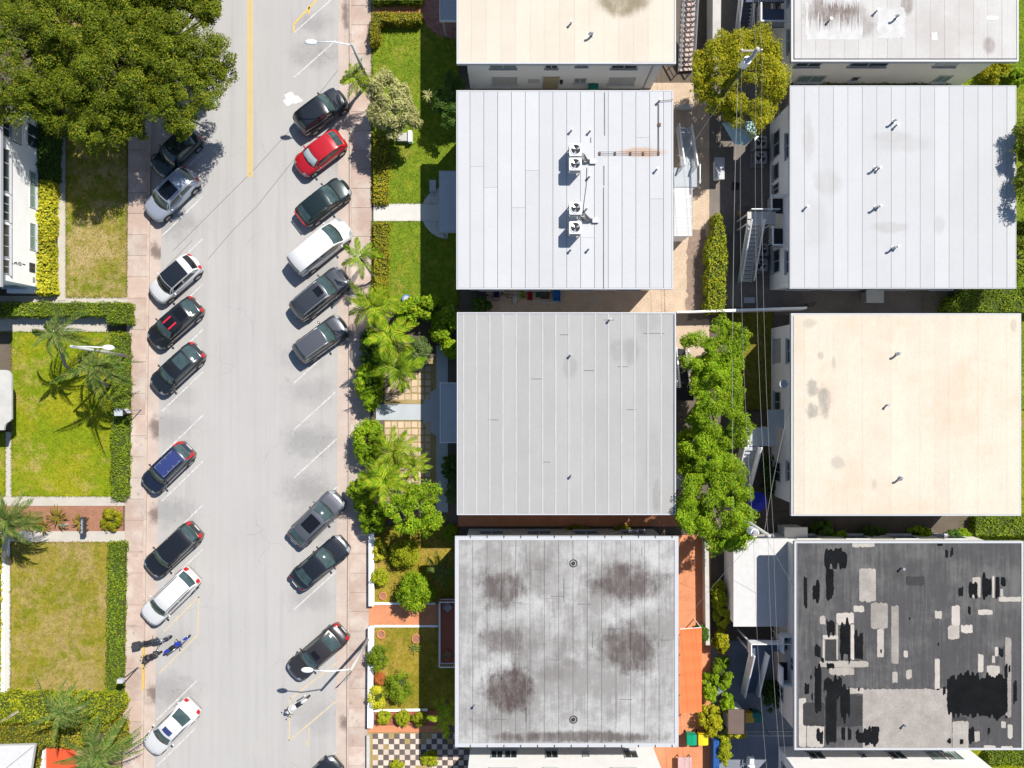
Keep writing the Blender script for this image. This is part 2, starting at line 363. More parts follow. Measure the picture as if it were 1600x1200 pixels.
# building materials
M['stucco_white'] = plain('stucco_white', (0.98,0.975,0.965), 0.85, 0.08, 0.8, bump=0.25, fine=0.03)
M['stucco_grey'] = plain('stucco_grey', (0.80,0.81,0.80), 0.85, 0.08, 0.8, bump=0.25, fine=0.03)
M['stucco_cream'] = plain('stucco_cream', (0.80,0.77,0.71), 0.85, 0.08, 0.8, bump=0.25, fine=0.03)
M['stucco_red'] = plain('stucco_red', (0.50,0.16,0.09), 0.85, 0.12, 0.8, bump=0.2)
M['trim_white'] = plain('trim_white', (0.50,0.505,0.525), 0.5, 0.06, 2.0)
M['metal_white'] = plain('metal_white', (0.86,0.87,0.88), 0.4, 0.06, 2.0)
M['metal_grey'] = plain('metal_grey', (0.42,0.43,0.45), 0.45, 0.12, 2.0, metallic=0.4)
M['metal_dark'] = plain('metal_dark', (0.05,0.05,0.055), 0.5, 0.15, 2.0)
M['rust_pipe'] = plain('rust_pipe', (0.17,0.11,0.085), 0.8, 0.4, 3.0)
M['glass'] = plain('glass', (0.035,0.05,0.055), 0.08, 0.2, 0.7, spec=0.6)
M['glass_green'] = plain('glass_green', (0.20,0.30,0.27), 0.12, 0.3, 0.9, spec=0.6)
M['blind'] = plain('blind', (0.45,0.46,0.45), 0.5, 0.2, 2.0)
M['door_tan'] = plain('door_tan', (0.40,0.34,0.22), 0.6, 0.1)
M['floor_slate'] = plain('floor_slate', (0.085,0.11,0.17), 0.7, 0.2, 1.5)
M['floor_dark'] = plain('floor_dark', (0.03,0.03,0.035), 0.8, 0.2)
M['wood'] = plain('wood', (0.30,0.21,0.12), 0.8, 0.3, 1.0, stretch=(1,8,1))
M['shed_brown'] = plain('shed_brown', (0.145,0.105,0.09), 0.9, 0.2, 2.0, fine=0.2, bump=0.4)
M['awning_orange'] = plain('awning_orange', (0.80,0.17,0.055), 0.75, 0.04, 1.0)
M['seam_dark'] = plain('seam_dark', (0.15,0.155,0.17), 0.9, 0.3, 1.5)
M['seam_mid'] = plain('seam_mid', (0.33,0.33,0.34), 0.9, 0.3, 1.5)
M['seam_light'] = plain('seam_light', (0.45,0.445,0.44), 0.8, 0.15, 1.5)
Z1 = 6.15
M['roof_c1'] = roofmat('roof_c1', (0.60,0.535,0.445), 0.07, [(972,2,44,24,.85)], (0.19,0.15,0.08), streak=0.06, dirtk=0.18, dirt=(0.46,0.38,0.28))
M['roof_c2'] = roofmat('roof_c2', (0.505,0.51,0.525), 0.05, [(1005,238,34,8,.75)], (0.46,0.28,0.17), streak=0.03, dirtk=0.12, dirt=(0.48,0.44,0.42), streak_blobs=False)
M['roof_c3'] = roofmat('roof_c3', (0.37,0.365,0.36), 0.08, [(965,548,14,18,.5),(985,548,16,22,.55),(892,575,12,18,.4),(1026,775,8,34,.6),(1020,720,14,60,.25),(1012,500,20,22,.3)], (0.24,0.23,0.22), streak=0.07, dirtk=0.3, dirt=(0.34,0.325,0.31))
M['roof_c4'] = roofmat('roof_c4', (0.44,0.435,0.425), 0.24, [(785,922,40,32,.85),(982,912,58,34,.85),(785,1000,40,22,.7),(985,1012,48,40,.85),(795,1076,44,40,.95),(900,1152,135,10,.8),(860,900,50,30,.35),(850,1030,60,40,.3),(740,1120,60,20,.2)], (0.066,0.045,0.041), streak=0.26, dirtk=0.80, dirt=(0.215,0.205,0.195), fine=0.24, amp=1.0, dthr=(0.40,0.58))
M['roof_r1'] = roofmat('roof_r1', (0.50,0.485,0.47), 0.10, [(1303,22,46,34,1.0),(1330,40,44,20,.6),(1417,8,10,16,.7),(1545,72,10,14,.6),(1400,40,10,12,.4)], (0.17,0.13,0.115), streak=0.12, dirtk=0.45, dirt=(0.40,0.36,0.33), fine=0.1)
M['roof_r2'] = roofmat('roof_r2', (0.49,0.495,0.505), 0.05, [(1262,215,10,40,.45),(1295,285,24,22,.4),(1395,215,34,10,.45),(1390,355,30,9,.5),(1468,352,9,14,.4),(1410,225,50,14,.3),(1275,350,20,40,.25)], (0.36,0.34,0.32), streak=0.04, dirtk=0.12, dirt=(0.44,0.43,0.42), streak_blobs=False)
M['roof_r3'] = roofmat('roof_r3', (0.615,0.54,0.44), 0.10, [(1267,505,10,9,.4),(1268,606,9,13,.75),(1288,625,10,22,.8),(1268,642,10,14,.8),(1308,722,12,11,.45),(1282,555,5,6,.5),(1303,568,4,10,.4),(1366,756,4,9,.35),(1584,508,5,10,.4)], (0.27,0.25,0.22), streak=0.10, dirtk=0.55, dirt=(0.56,0.43,0.31), fine=0.16, amp=0.9, streak_blobs=False)
M['roof_r4'] = roofmat('roof_r4', (0.068,0.065,0.066), 0.22, [], streak=0.22, dirtk=0.6, dirt=(0.16,0.155,0.15), fine=0.25)
def brushed(name, col, var, fine, rough, spec, thr=.34, ns=2.6):
    col = tuple(c*GK for c in col); s = NT(name); f = s.math('MULTIPLY_ADD', s.noise(1.1, 6, 0.72), var*2.4, 1-var*1.2); f = s.math('MULTIPLY', f, s.math('MULTIPLY_ADD', s.noise(13, 3, 0.7), fine*2.4, 1-fine*1.2))
    oi = s.n('ShaderNodeObjectInfo'); f = s.math('MULTIPLY', f, s.math('MULTIPLY_ADD', oi.outputs['Random'], .3, .85)); s.fin(s.scale(col, f), rough, 0, spec)
    at = s.n('ShaderNodeAttribute'); at.attribute_name = 'edge'
    nz = s.math('ADD', s.math('MULTIPLY', s.noise(ns, 6, 0.75, (1.8, 0.7, 1)), 0.7), s.math('MULTIPLY', s.noise(ns*4, 4, 0.75), 0.3))
    al = s.ramp(s.math('ADD', at.outputs['Fac'], s.math('MULTIPLY_ADD', nz, 1.5, -0.75)), thr-.10, thr+.10)
    tr = s.n('ShaderNodeBsdfTransparent'); mx = s.n('ShaderNodeMixShader'); s.l(al, mx.inputs[0]); s.l(tr.outputs[0], mx.inputs[1]); s.l(s.b.outputs[0], mx.inputs[2]); s.l(mx.outputs[0], s.out.inputs['Surface'])
    return s.m
M['patch_beige'] = brushed('patch_beige', (0.41,0.375,0.335), 0.30, 0.26, 0.9, 0.2, .22)
M['patch_beige_old'] = brushed('patch_beige_old', (0.315,0.285,0.26), 0.42, 0.40, 0.9, 0.2, .22)
M['patch_black'] = brushed('patch_black', (0.010,0.011,0.012), 0.6, 0.5, 0.95, 0.04, .42)
M['patch_grey'] = brushed('patch_grey', (0.045,0.044,0.045), 0.4, 0.4, 0.9, 0.1, .38)
M['patch_grey_white'] = plain('patch_grey_white', (0.55,0.54,0.53), 0.8, 0.30, 1.3, fine=0.12)
M['patch_white'] = plain('patch_white', (0.58,0.575,0.57), 0.7, 0.10, 3.0)

# ------------------------------------------------------------------ the ground, road and pavements
def struct(name, mb, mat, label=None, cat=None):
    o = mb.build(name, mat, local=False); return tag(o, label, None, None, 'structure')
def pxpoly(pts, z=0.0): return [tuple(W(a, b, z)[:2]) for a, b in pts]
def rectpx(x0, y0, x1, y1): return [(x0, y0), (x1, y0), (x1, y1), (x0, y1)]
g = MB(); g.quad((-400,-400,0), (400,-400,0), (400,400,0), (-400,400,0))
struct('ground', g, M['soil'], 'bare brown earth under and around the lots')
def xw(y): return 237 - (y-200)*0.0125        # west kerb line (photo pixels)
def xwl(y): return 201 - max(0, y-300)*0.0095 # west pavement back edge
def xe(y): return 546.5 - max(0, y-400)*0.0055
def xer(y): return 581 - max(0, y-400)*0.0070
YA, YB = -1700, 2900
def strip(fa, fb, ya=YA, yb=YB, n=24):
    ys = [ya + (yb-ya)*i/n for i in range(n+1)]
    return [(fa(max(-100, min(1300, y))), y) for y in ys] + [(fb(max(-100, min(1300, y))), y) for y in ys[::-1]]
r = MB(); r.prism(pxpoly(strip(xw, xe)), -0.05, 0.006); ROAD = struct('road', r, M['road'], 'pale sun-bleached street between two rows of angled parking')
g1 = MB(); g1.prism(pxpoly(strip(lambda y: xw(y), lambda y: xw(y)+17)), -0.04, 0.012)
struct('gutter', g1, M['gutter'], 'pinkish concrete gutter strip beside the western lawns')
g2 = MB(); g2.prism(pxpoly(strip(lambda y: xe(y)-18, lambda y: xe(y))), -0.04, 0.012)
struct('gutter', g2, M['gutter'], 'pinkish concrete gutter strip beside the apartment front yards')
def pavement(name, fa, fb, label, step=33):
    b = MB(); b.prism(pxpoly(strip(fa, fb)), -0.03, 0.10); base = struct(name, b, M['slab_joint'], label)
    y = -260; k = 0
    while y < 1460:
        yy = lambda t: max(-100, min(1300, t)); e = 0.28
        L = step*random.choice([1, 1, 1, 1.5]) 
        pts = [(fa(yy(y))+0.15, y+e), (fb(yy(y))-0.15, y+e), (fb(yy(y+L))-0.15, y+L-e), (fa(yy(y+L))+0.15, y+L-e)]
        s = MB(); s.prism(pxpoly(pts), 0.08, 0.125 + random.uniform(-.004, .004)); s.build('paving_slab', M['slab'], base)
        y += L; k += 1
    for (ya, yb) in ((YA, -260), (y, YB)):
        s = MB(); s.prism(pxpoly([(fa(yy(ya)), ya), (fb(yy(ya)), ya), (fb(yy(yb)), yb), (fa(yy(yb)), yb)]), 0.08, 0.122); s.build('paving_slab', M['slab'], base)
    return base
PAV_W = pavement('pavement', xwl, lambda y: xw(y)-3.5, 'pink concrete pavement along the lawns opposite the apartments')
PAV_E = pavement('pavement', lambda y: xe(y)+3.0, xer, 'pink concrete pavement in front of the apartment yards', 30)
def kerb(f, dx0, dx1, label):
    base = None; y = YA
    segs = [YA, -260] + [-260 + 63*i for i in range(1, 29)] + [YB]
    root = MB(); yy = lambda t: max(-100, min(1300, t))
    root.prism(pxpoly(strip(lambda t: f(t)+dx0+.6, lambda t: f(t)+dx1-.6)), -0.03, 0.09); base = struct('kerb', root, M['slab_joint'], label)
    for a, b in zip(segs[:-1], segs[1:]):
        s = MB(); s.prism(pxpoly([(f(yy(a))+dx0, a+.15), (f(yy(a))+dx1, a+.15), (f(yy(b))+dx1, b-.15), (f(yy(b))+dx0, b-.15)]), -0.02, 0.135)
        s.build('kerb_stone', M['kerb'], base)
    return base
KW = kerb(xw, -3.5, 0.0, 'raised kerb between the western pavement and the gutter')
KE = kerb(xe, 0.0, 3.0, 'raised kerb between the apartment pavement and the gutter')
s = MB(); s.prism(pxpoly([(xw(1008)-3.6, 1008), (xw(1008)+.15, 1008), (xw(1078)+.15, 1078), (xw(1078)-3.6, 1078)]), 0.0, 0.139)
s.build('kerb_paint', M['kerb_yellow'], KW, label='worn yellow paint on the kerb by the motorcycles')

# ---- painted markings: each line a thin sheet above the road
def line(name, a, b, w, mat, label=None, parent=None, z=0.018):
    A = W(*a); B = W(*b); d = (B-A).normalized(); p = Vector((-d.y, d.x, 0))*(w/2)
    m = MB(); m.prism([tuple((A+p)[:2]), tuple((A-p)[:2]), tuple((B-p)[:2]), tuple((B+p)[:2])], 0.007, z)
    return m.build(name, mat, parent if parent is not None else ROAD, label=label)
for x in (388.2, 393.6): line('centre_line', (x, -1700), (x-.2, 277), 0.13, M['paint_yellow'])
for y in (170, 238, 307, 373, 444, 515, 581, 649, 721, 789, 858): line('bay_line', (317, y), (253, y+62), 0.10, M['paint_white'])
for y in (1064, 1136, 1208, 1280): line('bay_line', (307, y), (245, y+61), 0.10, M['paint_white'])
for y in (-19, 51, 121, 195, 268, 343, 420, 497): line('bay_line', (460, y), (525, y-58), 0.10, M['paint_white'])
for y in (599, 672, 747, 822, 896, 953, 1235): line('bay_line', (459, y), (526, y-61), 0.10, M['paint_white'])
for a, b in (((311,932),(256,987)), ((311,932),(309,992)), ((309,992),(248,1053)), ((527,1034),(454,1092)), ((453.5,1090),(451.5,1157)), ((451,1158),(527,1094)), ((459,38),(495,0)), ((483,22),(483,8)), ((459,38),(459,50))):
    line('motorcycle_bay_line', a, b, 0.12, M['paint_faded'] if a[1] > 100 else M['paint_yellow'])
line('arrow_mark', (483,1138), (482,1167), 0.10, M['paint_faded']); line('arrow_mark', (482,1168), (478,1158), 0.08, M['paint_faded'], z=0.016)
def ragged(pts, n=8, amp=1.5):
    out = []
    for i in range(len(pts)):
        a = pts[i]; b = pts[(i+1) % len(pts)]; L = math.dist(a, b); k = max(1, int(L/n))
        for j in range(k):
            t = j/k; out.append((a[0]+(b[0]-a[0])*t+random.uniform(-amp, amp), a[1]+(b[1]-a[1])*t+random.uniform(-amp, amp)))
    return out
sp = []
for i in range(40):
    t = 2*math.pi*i/40; q = 1+0.22*math.sin(3*t+1)+0.12*math.sin(7*t)+random.uniform(-.08, .08); sp.append((456+13*q*math.cos(t), 155+9*q*math.sin(t)))
m = MB(); m.prism(pxpoly(sp), 0.007, 0.016); m.build('paint_spill', M['spill_white'], ROAD, label='splash of spilt white paint on the road')
for pl in ([(270,392),(330,332),(400,262),(452,205),(528,110)], [(325,405),(362,362),(400,324),(459,250)], [(258,420),(300,376)]):
    for a, b in zip(pl[:-1], pl[1:]): line('dark_line', a, b, 0.035, M['dark_line'], z=0.009)  # thin dark diagonal strips laid across the road

# ---- lawns, beds and paths: (name, polygon, material, top height, label)
FL = [
 ('lawn', rectpx(104,-300,199.5,465), 'lawn_dry', .13, 'parched strip of lawn under the spreading trees'),
 ('earth_bed', rectpx(-40,150,92,470), 'soil', .10, 'planting bed along the white apartment wall'),
 ('path', rectpx(92,215,104,470), 'path', .16, 'narrow concrete ledge beside the yellow croton hedge'),
 ('path', rectpx(-300,462.5,199.8,475), 'path', .12, 'concrete path between the dry lawn and the clipped hedge'),
 ('path', rectpx(-300,495,170,519), 'path', .115, 'concrete path below the clipped hedge'),
 ('lawn', [(-300,519),(199,519),(201,600),(200,775),(20,775),(20,519.5)], 'lawn_mixed', .13, 'patchy lawn with two leaning palms'),
 ('lawn', rectpx(-300,676,10,775), 'lawn_mixed', .13, 'sliver of grass beyond the narrow path'),
 ('path', rectpx(10.3,675,19.8,775), 'path', .13, 'narrow concrete path along the patchy lawn'),
 ('path', rectpx(-300,775.3,196.8,790), 'path', .135, 'wide pale path between patchy lawn and mulch bed'),
 ('mulch_bed', rectpx(-300,790.3,193.5,831), 'mulch', .12, 'reddish mulch bed with spiky plants'),
 ('path', rectpx(-300,829.5,196,846.5), 'path', .128, 'pale path between mulch bed and the dry hedged lawn'),
 ('lawn', rectpx(18.5,846.8,195,1090), 'lawn_tan', .13, 'dry tan lawn framed by a low hedge and a white wall'),
 ('earth_bed', rectpx(-300,846.8,8,1090), 'soil', .11, 'bed behind the low white wall'),
 ('earth_bed', rectpx(-300,1090.3,190,1400), 'dry_ground', .11, 'dry ground among palms at the corner plot'),
 # east side
 ('lawn', rectpx(581.3,-8,716,318.8), 'lawn_fresh', .13, 'fresh green lawn with the pale shaggy tree'),
 ('lawn', rectpx(581.3,346.2,716,478), 'lawn_fresh', .13, 'fresh green lawn south of the white front walk'),
 ('front_walk', rectpx(584,319,662,346), 'path_white', .15, 'white concrete front walk across the green lawn'),
 ('front_walk', rectpx(581,-200,660,-8.2), 'terracotta', .125, 'terracotta walk beyond the clipped hedge'),
 ('front_walk', rectpx(581.5,5,662,22), 'terracotta', .145, 'terracotta walk between two clipped hedges'),
 ('earth_bed', rectpx(560,478.3,716,631), 'soil', .12, 'shady planting bed with palms'),
 ('earth_bed', rectpx(560,656.5,716,820), 'soil', .12, 'shady planting bed with palms and bushes'),
 ('front_walk', rectpx(588,631.3,662,656.2), 'path_blue', .15, 'pale front walk between palm beds'),
 ('side_walk', rectpx(682,540,700,800), 'path_blue', .145, 'blue-grey side walk in the shade of the building'),
 ('lawn', rectpx(586,820.3,716,943), 'lawn_gold', .13, 'golden lawn with round bushes'),
 ('front_walk', rectpx(577,943.3,686,975.7), 'terracotta', .15, 'terracotta front walk to the red porch'),
 ('lawn', rectpx(586,976,716,1108), 'lawn_gold', .13, 'golden lawn with clipped ball shrubs'),
 ('planting_strip', rectpx(586,1108.3,720,1132), 'terracotta_dark', .13, 'red planting strip with three small bushes'),
 ('front_walk', rectpx(575.5,1132.3,700,1143), 'terracotta', .15, 'terracotta walk beside the chequered yard'),
 ('earth_bed', rectpx(574,1143.3,760,1420), 'dry_ground', .10, 'dry earth under the chequered slabs'),
 # between the rows
 ('gravel_yard', rectpx(760,455,1052,499), 'gravel', .08, 'gravel passage between two flat roofed apartment blocks'),
 ('gravel_yard', rectpx(1000,130,1108,600), 'gravel', .085, 'sandy gravel yard behind the blocks'),
 ('earth_bed', rectpx(1108.3,480,1206,1000), 'soil', .10, 'earth under the yard trees'),
 ('paved_alley', rectpx(1108.3,-200,1260,479.7), 'alley_dark', .10, 'worn dark paving in the service alley'),
 ('lawn', rectpx(1140,487,1206,640), 'lawn_shade', .14, 'small lawn in the building shade behind the yard trees'),
 ('terrace', rectpx(1020,836,1110,1300), 'terracotta', .13, 'orange terracotta terrace behind the stained roof'),
 ('terrace', rectpx(716,800,1062,822), 'terracotta', .12, 'red walkway along the foot of the ribbed roof block'),
 ('earth_bed', rectpx(1110.3,1000.3,1260,1400), 'alley_paved', .10, 'blue-grey paving around the rear stairs'),
 ('paved_alley', rectpx(1180,446,1560,492), 'alley_dark', .105, 'dark dirty passage between two flat roofed blocks'),
 ('lawn', rectpx(1440,-200,1800,640), 'lawn_fresh', .09, 'strip of lawn beyond the far blocks'),
 ('lawn', rectpx(1500,640.5,1800,1400), 'lawn_mixed', .09, 'strip of grass beyond the far corner block'),
 ('earth_bed', rectpx(1190,800,1530,850), 'soil', .11, 'planted gap between pale roof and black roof blocks'),
]
LAWNS = []
for nm, poly, mt, z, lab in FL:
    b = MB(); b.prism(pxpoly(poly), -0.02, z); struct(nm, b, M[mt], lab)
    if mt.startswith('lawn'): LAWNS.append((poly, z, mt))
def disc_apron(cx, cy, r, mat, z, label):
    pts = [(cx+r*math.cos(t), cy+r*math.sin(t)) for t in [math.pi/2+math.pi*i/24 for i in range(25)]]
    b = MB(); b.prism(pxpoly(pts), -0.02, z); struct('entrance_apron', b, M[mat], label)
disc_apron(700, 332.5, 41, 'path_white', .156, 'half round pale apron at the white front walk')
disc_apron(700, 644, 41, 'path_blue', .156, 'half round blue-grey apron at the pale front walk')
pts = [(660,-60),(716,-60),(716,60)] + [(716-56*math.sin(t), 20+42*math.cos(t)) for t in [math.pi/2*i/10 for i in range(11)]]
b = MB(); b.prism(pxpoly(pts), -0.02, .15); struct('brick_forecourt', b, M['brick_paving'], 'curved red brick forecourt by the beige roof block')
for (x0,y0,x1,y1) in ((1073,430,1108,500),(1074,360,1104,455)):
    b = MB(); b.prism(pxpoly(ragged(rectpx(x0,y0,x1,y1), 6, 3)), 0.05, .094 if y0 > 400 else .0905); struct('leaf_litter', b, M['leaf_litter'], 'brown leaf litter beside the alley hedge' if y0>400 else 'brown leaf litter on the sandy gravel yard')

# ---- stepping slabs and chequered tiles, every one an object
yard = MB(); yard.prism(pxpoly(rectpx(601,560,682,631)), .09, .135); PY1 = struct('paved_yard', yard, M['dry_ground'], 'yard of square sandstone pavers north of the pale walk')
yard = MB(); yard.prism(pxpoly(rectpx(601,657,682,782)), .09, .135); PY2 = struct('paved_yard', yard, M['dry_ground'], 'yard of square sandstone pavers south of the pale walk')
for base, ya, yb in ((PY1, 561, 628), (PY2, 659, 780)):
    y = ya
    while y + 8 < yb:
        x = 602 + random.uniform(-.5, .5)
        while x + 8 < 681:
            w = 8.6 + random.uniform(-.7, .5); h = 8.8 + random.uniform(-.6, .4); dx = random.uniform(-.4, .4)
            q = MB(); q.prism(pxpoly([(x+dx, y), (x+w, y+random.uniform(-.4,.4)), (x+w+dx, y+h), (x, y+h+random.uniform(-.4,.4))]), .12, .165+random.uniform(-.008,.008))
            q.build('paver', M['paver'], base); x += 10.4
        y += 11.0
yard = MB(); yard.prism(pxpoly(rectpx(581,1143.6,735,1400)), .05, .125); CH = struct('chequered_yard', yard, M['dry_ground'], 'yard of chequered light and dark square tiles')
for i in range(18):
    for j in range(30):
        x = 583 + i*8.35; y = 1145 + j*8.3
        if y > 1330: continue
        if random.random() < 0.05 or (640 < x < 668 and 1180 < y < 1200 and random.random() < .6): continue
        q = MB(); q.prism(pxpoly([(x, y), (x+8.0, y), (x+8.0, y+7.95), (x, y+7.95)]), .10, .150+random.uniform(-.005,.005))
        q.build('tile', M['tile_light'] if (i+j) % 2 else M['tile_dark'], CH)
# ------------------------------------------------------------------ apartment blocks
AX = {'N': (Vector((0,1,0)), Vector((-1,0,0))), 'S': (Vector((0,-1,0)), Vector((1,0,0))), 'E': (Vector((1,0,0)), Vector((0,1,0))), 'W': (Vector((-1,0,0)), Vector((0,-1,0)))}
def window(bld, c, side, w, h, pane='glass', mull=1, depth=.06, name='window'):
    n, t = AX[side]; up = Vector((0,0,1)); c = Vector(c); fw = .06
    f = MB()
    for sgn in (-1, 1):
        f.obox(c + t*(sgn*(w/2-fw/2)) + n*depth/2, t, n, up, fw/2, depth/2, h/2)
        f.obox(c + up*(sgn*(h/2-fw/2)) + n*(depth/2-.003), t, n, up, w/2-fw, depth/2, fw/2)
    for i in range(mull):
        f.obox(c + t*(-w/2 + w*(i+1)/(mull+1)) + n*(depth/2-.006), t, n, up, .03, depth/2-.004, h/2-fw)
    f.obox(c - up*(h/2+.04) + n*(depth/2+.04), t, n, up, w/2+.07, depth/2+.06, .035)
    o = f.build(name, M['trim_white'], bld)
    p = MB(); p.obox(c + n*.012, t, n, up, w/2-.05, .011, h/2-.05); p.build('pane', M[pane], o)
    return o
def block(label, rect, wall='stucco_white', roof='roof_c2', strip=21.5, seam='seam_dark', gap=.035, trim='trim_white', trimw=.09, over=.6, zt=6.15, group=None, vents=(), wins=(), seamlift=False, trims='NESW', base_mat=None, auto=True, lap=True):
    x0, y0, x1, y1 = rect
    A = W(x0, y1, zt); B = W(x1, y0, zt)     # A min corner, B max corner
    cx, cy = (A.x+B.x)/2, (A.y+B.y)/2
    t = thing('apartment_building', (cx, cy, 0), label, 'building', group)
    w = MB(); wa = (A.x+over, A.y+over, B.x-over, B.y-over); w.box(wa[0], wa[1], -.2, wa[2], wa[3], zt-.30); w.build('wall', M[wall], t)
    if base_mat:
        q = MB(); q.box(wa[0]-.012, wa[1]-.012, -.1, wa[2]+.012, wa[3]+.012, .55); q.build('plinth', M[base_mat], t)
    r = MB(); r.box(A.x+.012, A.y+.012, zt-.30, B.x-.012, B.y-.012, zt-.03); R = r.build('roof', M[seam], t)
    # roofing sheets, each its own piece
    ins = trimw + .004 if trim else .002
    xs = A.x + ins; xe_ = B.x - ins; dw = strip/PXM*(H_CAM-zt)/H_CAM if strip else (xe_-xs)
    off = random.uniform(.3, 1.0)*dw; x = xs; first = True; k = 0; edges = []
    while x < xe_ - .05:
        nx = min(xe_, x + (off if first else dw)); first = False
        if xe_ - nx < .2: nx = xe_
        cuts = [A.y+ins]; yy = A.y + ins + random.uniform(2.5, 26)
        while yy < B.y - ins - 1.5 and lap: cuts.append(yy); yy += random.uniform(9, 22)
        cuts.append(B.y-ins)
        for ya, yb in zip(cuts[:-1], cuts[1:]):
            q = MB(); dz = .004*(k % 2) + random.uniform(0, .003); q.box(x+gap/2, ya+.006, zt-.028, nx-gap/2, yb-.006, zt+dz); q.build('roof_sheet', M[roof], R); k += 1
        edges.append(nx); x = nx
    if seamlift:
        for e in edges[:-1]:
            q = MB(); q.box(e-.05, A.y+ins, zt-.02, e+.05, B.y-ins, zt+.022); q.build('seam_strip', M['seam_light'], R)
    if trim:
        tm = {'N': (A.x, B.y-trimw, B.x, B.y), 'S': (A.x, A.y, B.x, A.y+trimw), 'W': (A.x, A.y+trimw, A.x+trimw, B.y-trimw), 'E': (B.x-trimw, A.y+trimw, B.x, B.y-trimw)}
        for k2, (a, b_, c, d) in tm.items():
            h = .045 if k2 in trims else .006
            q = MB(); q.box(a, b_, zt-.22, c, d, zt+h); q.build('roof_edge', M[trim], R)
    for v in vents:
        px, py, kind = v; p = W(px, py, zt); q = MB()
        if kind == 'pipe': q.cyl(p, .06, zt-.02, zt+.38, 10).cyl(p, .09, zt+.382, zt+.44, 10)
        elif kind == 'gooseneck': q.cyl(p, .14, zt-.02, zt+.05, 12).tube([(p.x,p.y,zt+.05),(p.x,p.y,zt+.4),(p.x-.12,p.y-.06,zt+.52),(p.x-.26,p.y-.12,zt+.42)], .075, 10)
        elif kind == 'drain': q.tube([(p.x+.24*math.cos(a), p.y+.24*math.sin(a), zt+.03) for a in [2*math.pi*i/16 for i in range(17)]], .035, 6).cyl(p, .13, zt, zt+.06, 14).cyl(p, .07, zt+.061, zt+.12, 10)
        q.build('roof_vent', M['metal_grey'] if kind != 'drain' else M['metal_dark'], R, smooth=False)
    fixed = set()
    for (side, p0, p1, z0, z1, pane, mull) in wins:
        zm = (z0+z1)/2; fixed.add(side)
        if side in 'NS':
            a = W(p0, 0, zm).x; b = W(p1, 0, zm).x; y = wa[3] if side == 'N' else wa[1]; c = ((a+b)/2, y, zm)
        else:
            a = W(0, p0, zm).y; b = W(0, p1, zm).y; xx = wa[2] if side == 'E' else wa[0]; c = (xx, (a+b)/2, zm)
        window(t, c, side, abs(b-a), z1-z0, pane, mull)
    if auto:
        for side in 'NESW':
            if side in fixed: continue
            L = (wa[2]-wa[0]) if side in 'NS' else (wa[3]-wa[1]); n = 4
            for i in range(n):
                for z in (1.75, 4.55):
                    u = (i+.5)/n
                    if side in 'NS': c = (wa[0]+L*u, wa[3] if side == 'N' else wa[1], z)
                    else: c = (wa[2] if side == 'E' else wa[0], wa[1]+L*u, z)
                    window(t, c, side, 1.7, 1.25, 'glass', 1)
    return t, wa, R
GB = 'flat roofed apartment blocks'
C1, wC1, RC1 = block('cream flat roofed block with outdoor steps along its side', (713.5,-235,1056,100), 'stucco_grey', 'roof_c1', 23, 'roof_c1', .006, lap=False, vents=[(892,37,'pipe'),(925,55,'gooseneck')],
   wins=[('S',768.6,808,.95,2.3,'blind',1),('S',765,807,3.95,5.25,'glass_green',1),('S',852,872,3.95,5.1,'glass',1),('S',897,916,1.2,2.1,'glass_green',1),('S',900,919,4.3,5.2,'glass',1),('S',951,992,1.0,2.2,'blind',1),('S',956,997,3.95,5.25,'glass',1)], group=GB, trimw=.1)
C2, wC2, RC2 = block('white flat roofed block with four rooftop condensers', (713,141,1052,452), 'stucco_white', 'roof_c2', 21.6, 'seam_dark', .030, group=GB, trim='roof_c2', trims='',
   vents=[(893,204,'pipe'),(922,205,'pipe'),(1026,265,'pipe'),(921,276,'pipe'),(917,326,'pipe'),(892,390,'pipe'),(920,389,'pipe'),(1030,158,'pipe')])
C3, wC3, RC3 = block('grey flat roofed block with pale ribbed roofing sheets', (714,488,1056,804.5), 'stucco_grey', 'roof_c3', 20.6, 'seam_dark', .02, seamlift=True, lap=False, group=GB, vents=[(892,554,'pipe'),(893,742,'pipe'),(953,499,'pipe')], base_mat='stucco_red')
C4, wC4, RC4 = block('weathered grey flat roofed block with brown stained roofing', (711,838,1060,1167), 'stucco_cream', 'roof_c4', 22.4, 'seam_dark', .022, trimw=.26, group=GB,
   vents=[(896,880,'drain'),(896,1124,'drain'),(742,1101,'pipe')])
C5, wC5, RC5 = block('white block whose sunlit wall faces the stained roof block', (714,1214,1058,1540), 'stucco_white', 'roof_c2', 22, group=GB, vents=[(890,1300,'pipe')],
   wins=[('N',767,786,.95,2.2,'glass',1),('N',788,808,.95,2.2,'glass',1),('N',852,872,.95,2.2,'glass',1),('N',910,921,1.2,2.1,'blind',0),('N',975,996,.95,2.2,'glass',1),('N',767,808,3.9,5.1,'glass',1),('N',852,872,3.9,5.1,'glass',1),('N',960,996,3.9,5.1,'glass',1)])
R1, wR1, RR1 = block('dirty white flat roofed block with a brown roof stain', (1236,-240,1591,96.5), 'stucco_cream', 'roof_r1', 22.4, 'seam_mid', .012, lap=False, trimw=.10, group=GB,
   vents=[(1295,33,'pipe'),(1368,19,'pipe'),(1400,28,'gooseneck')],
   wins=[('S',1246,1288,1.0,2.2,'glass_green',1),('S',1330,1342,1.2,2.0,'glass',0),('S',1462,1484,1.0,2.2,'glass_green',1),('S',1465,1500,3.9,5.1,'blind',1),('S',1245,1285,3.9,5.1,'glass',1),('S',1330,1390,3.9,5.1,'glass',1)])
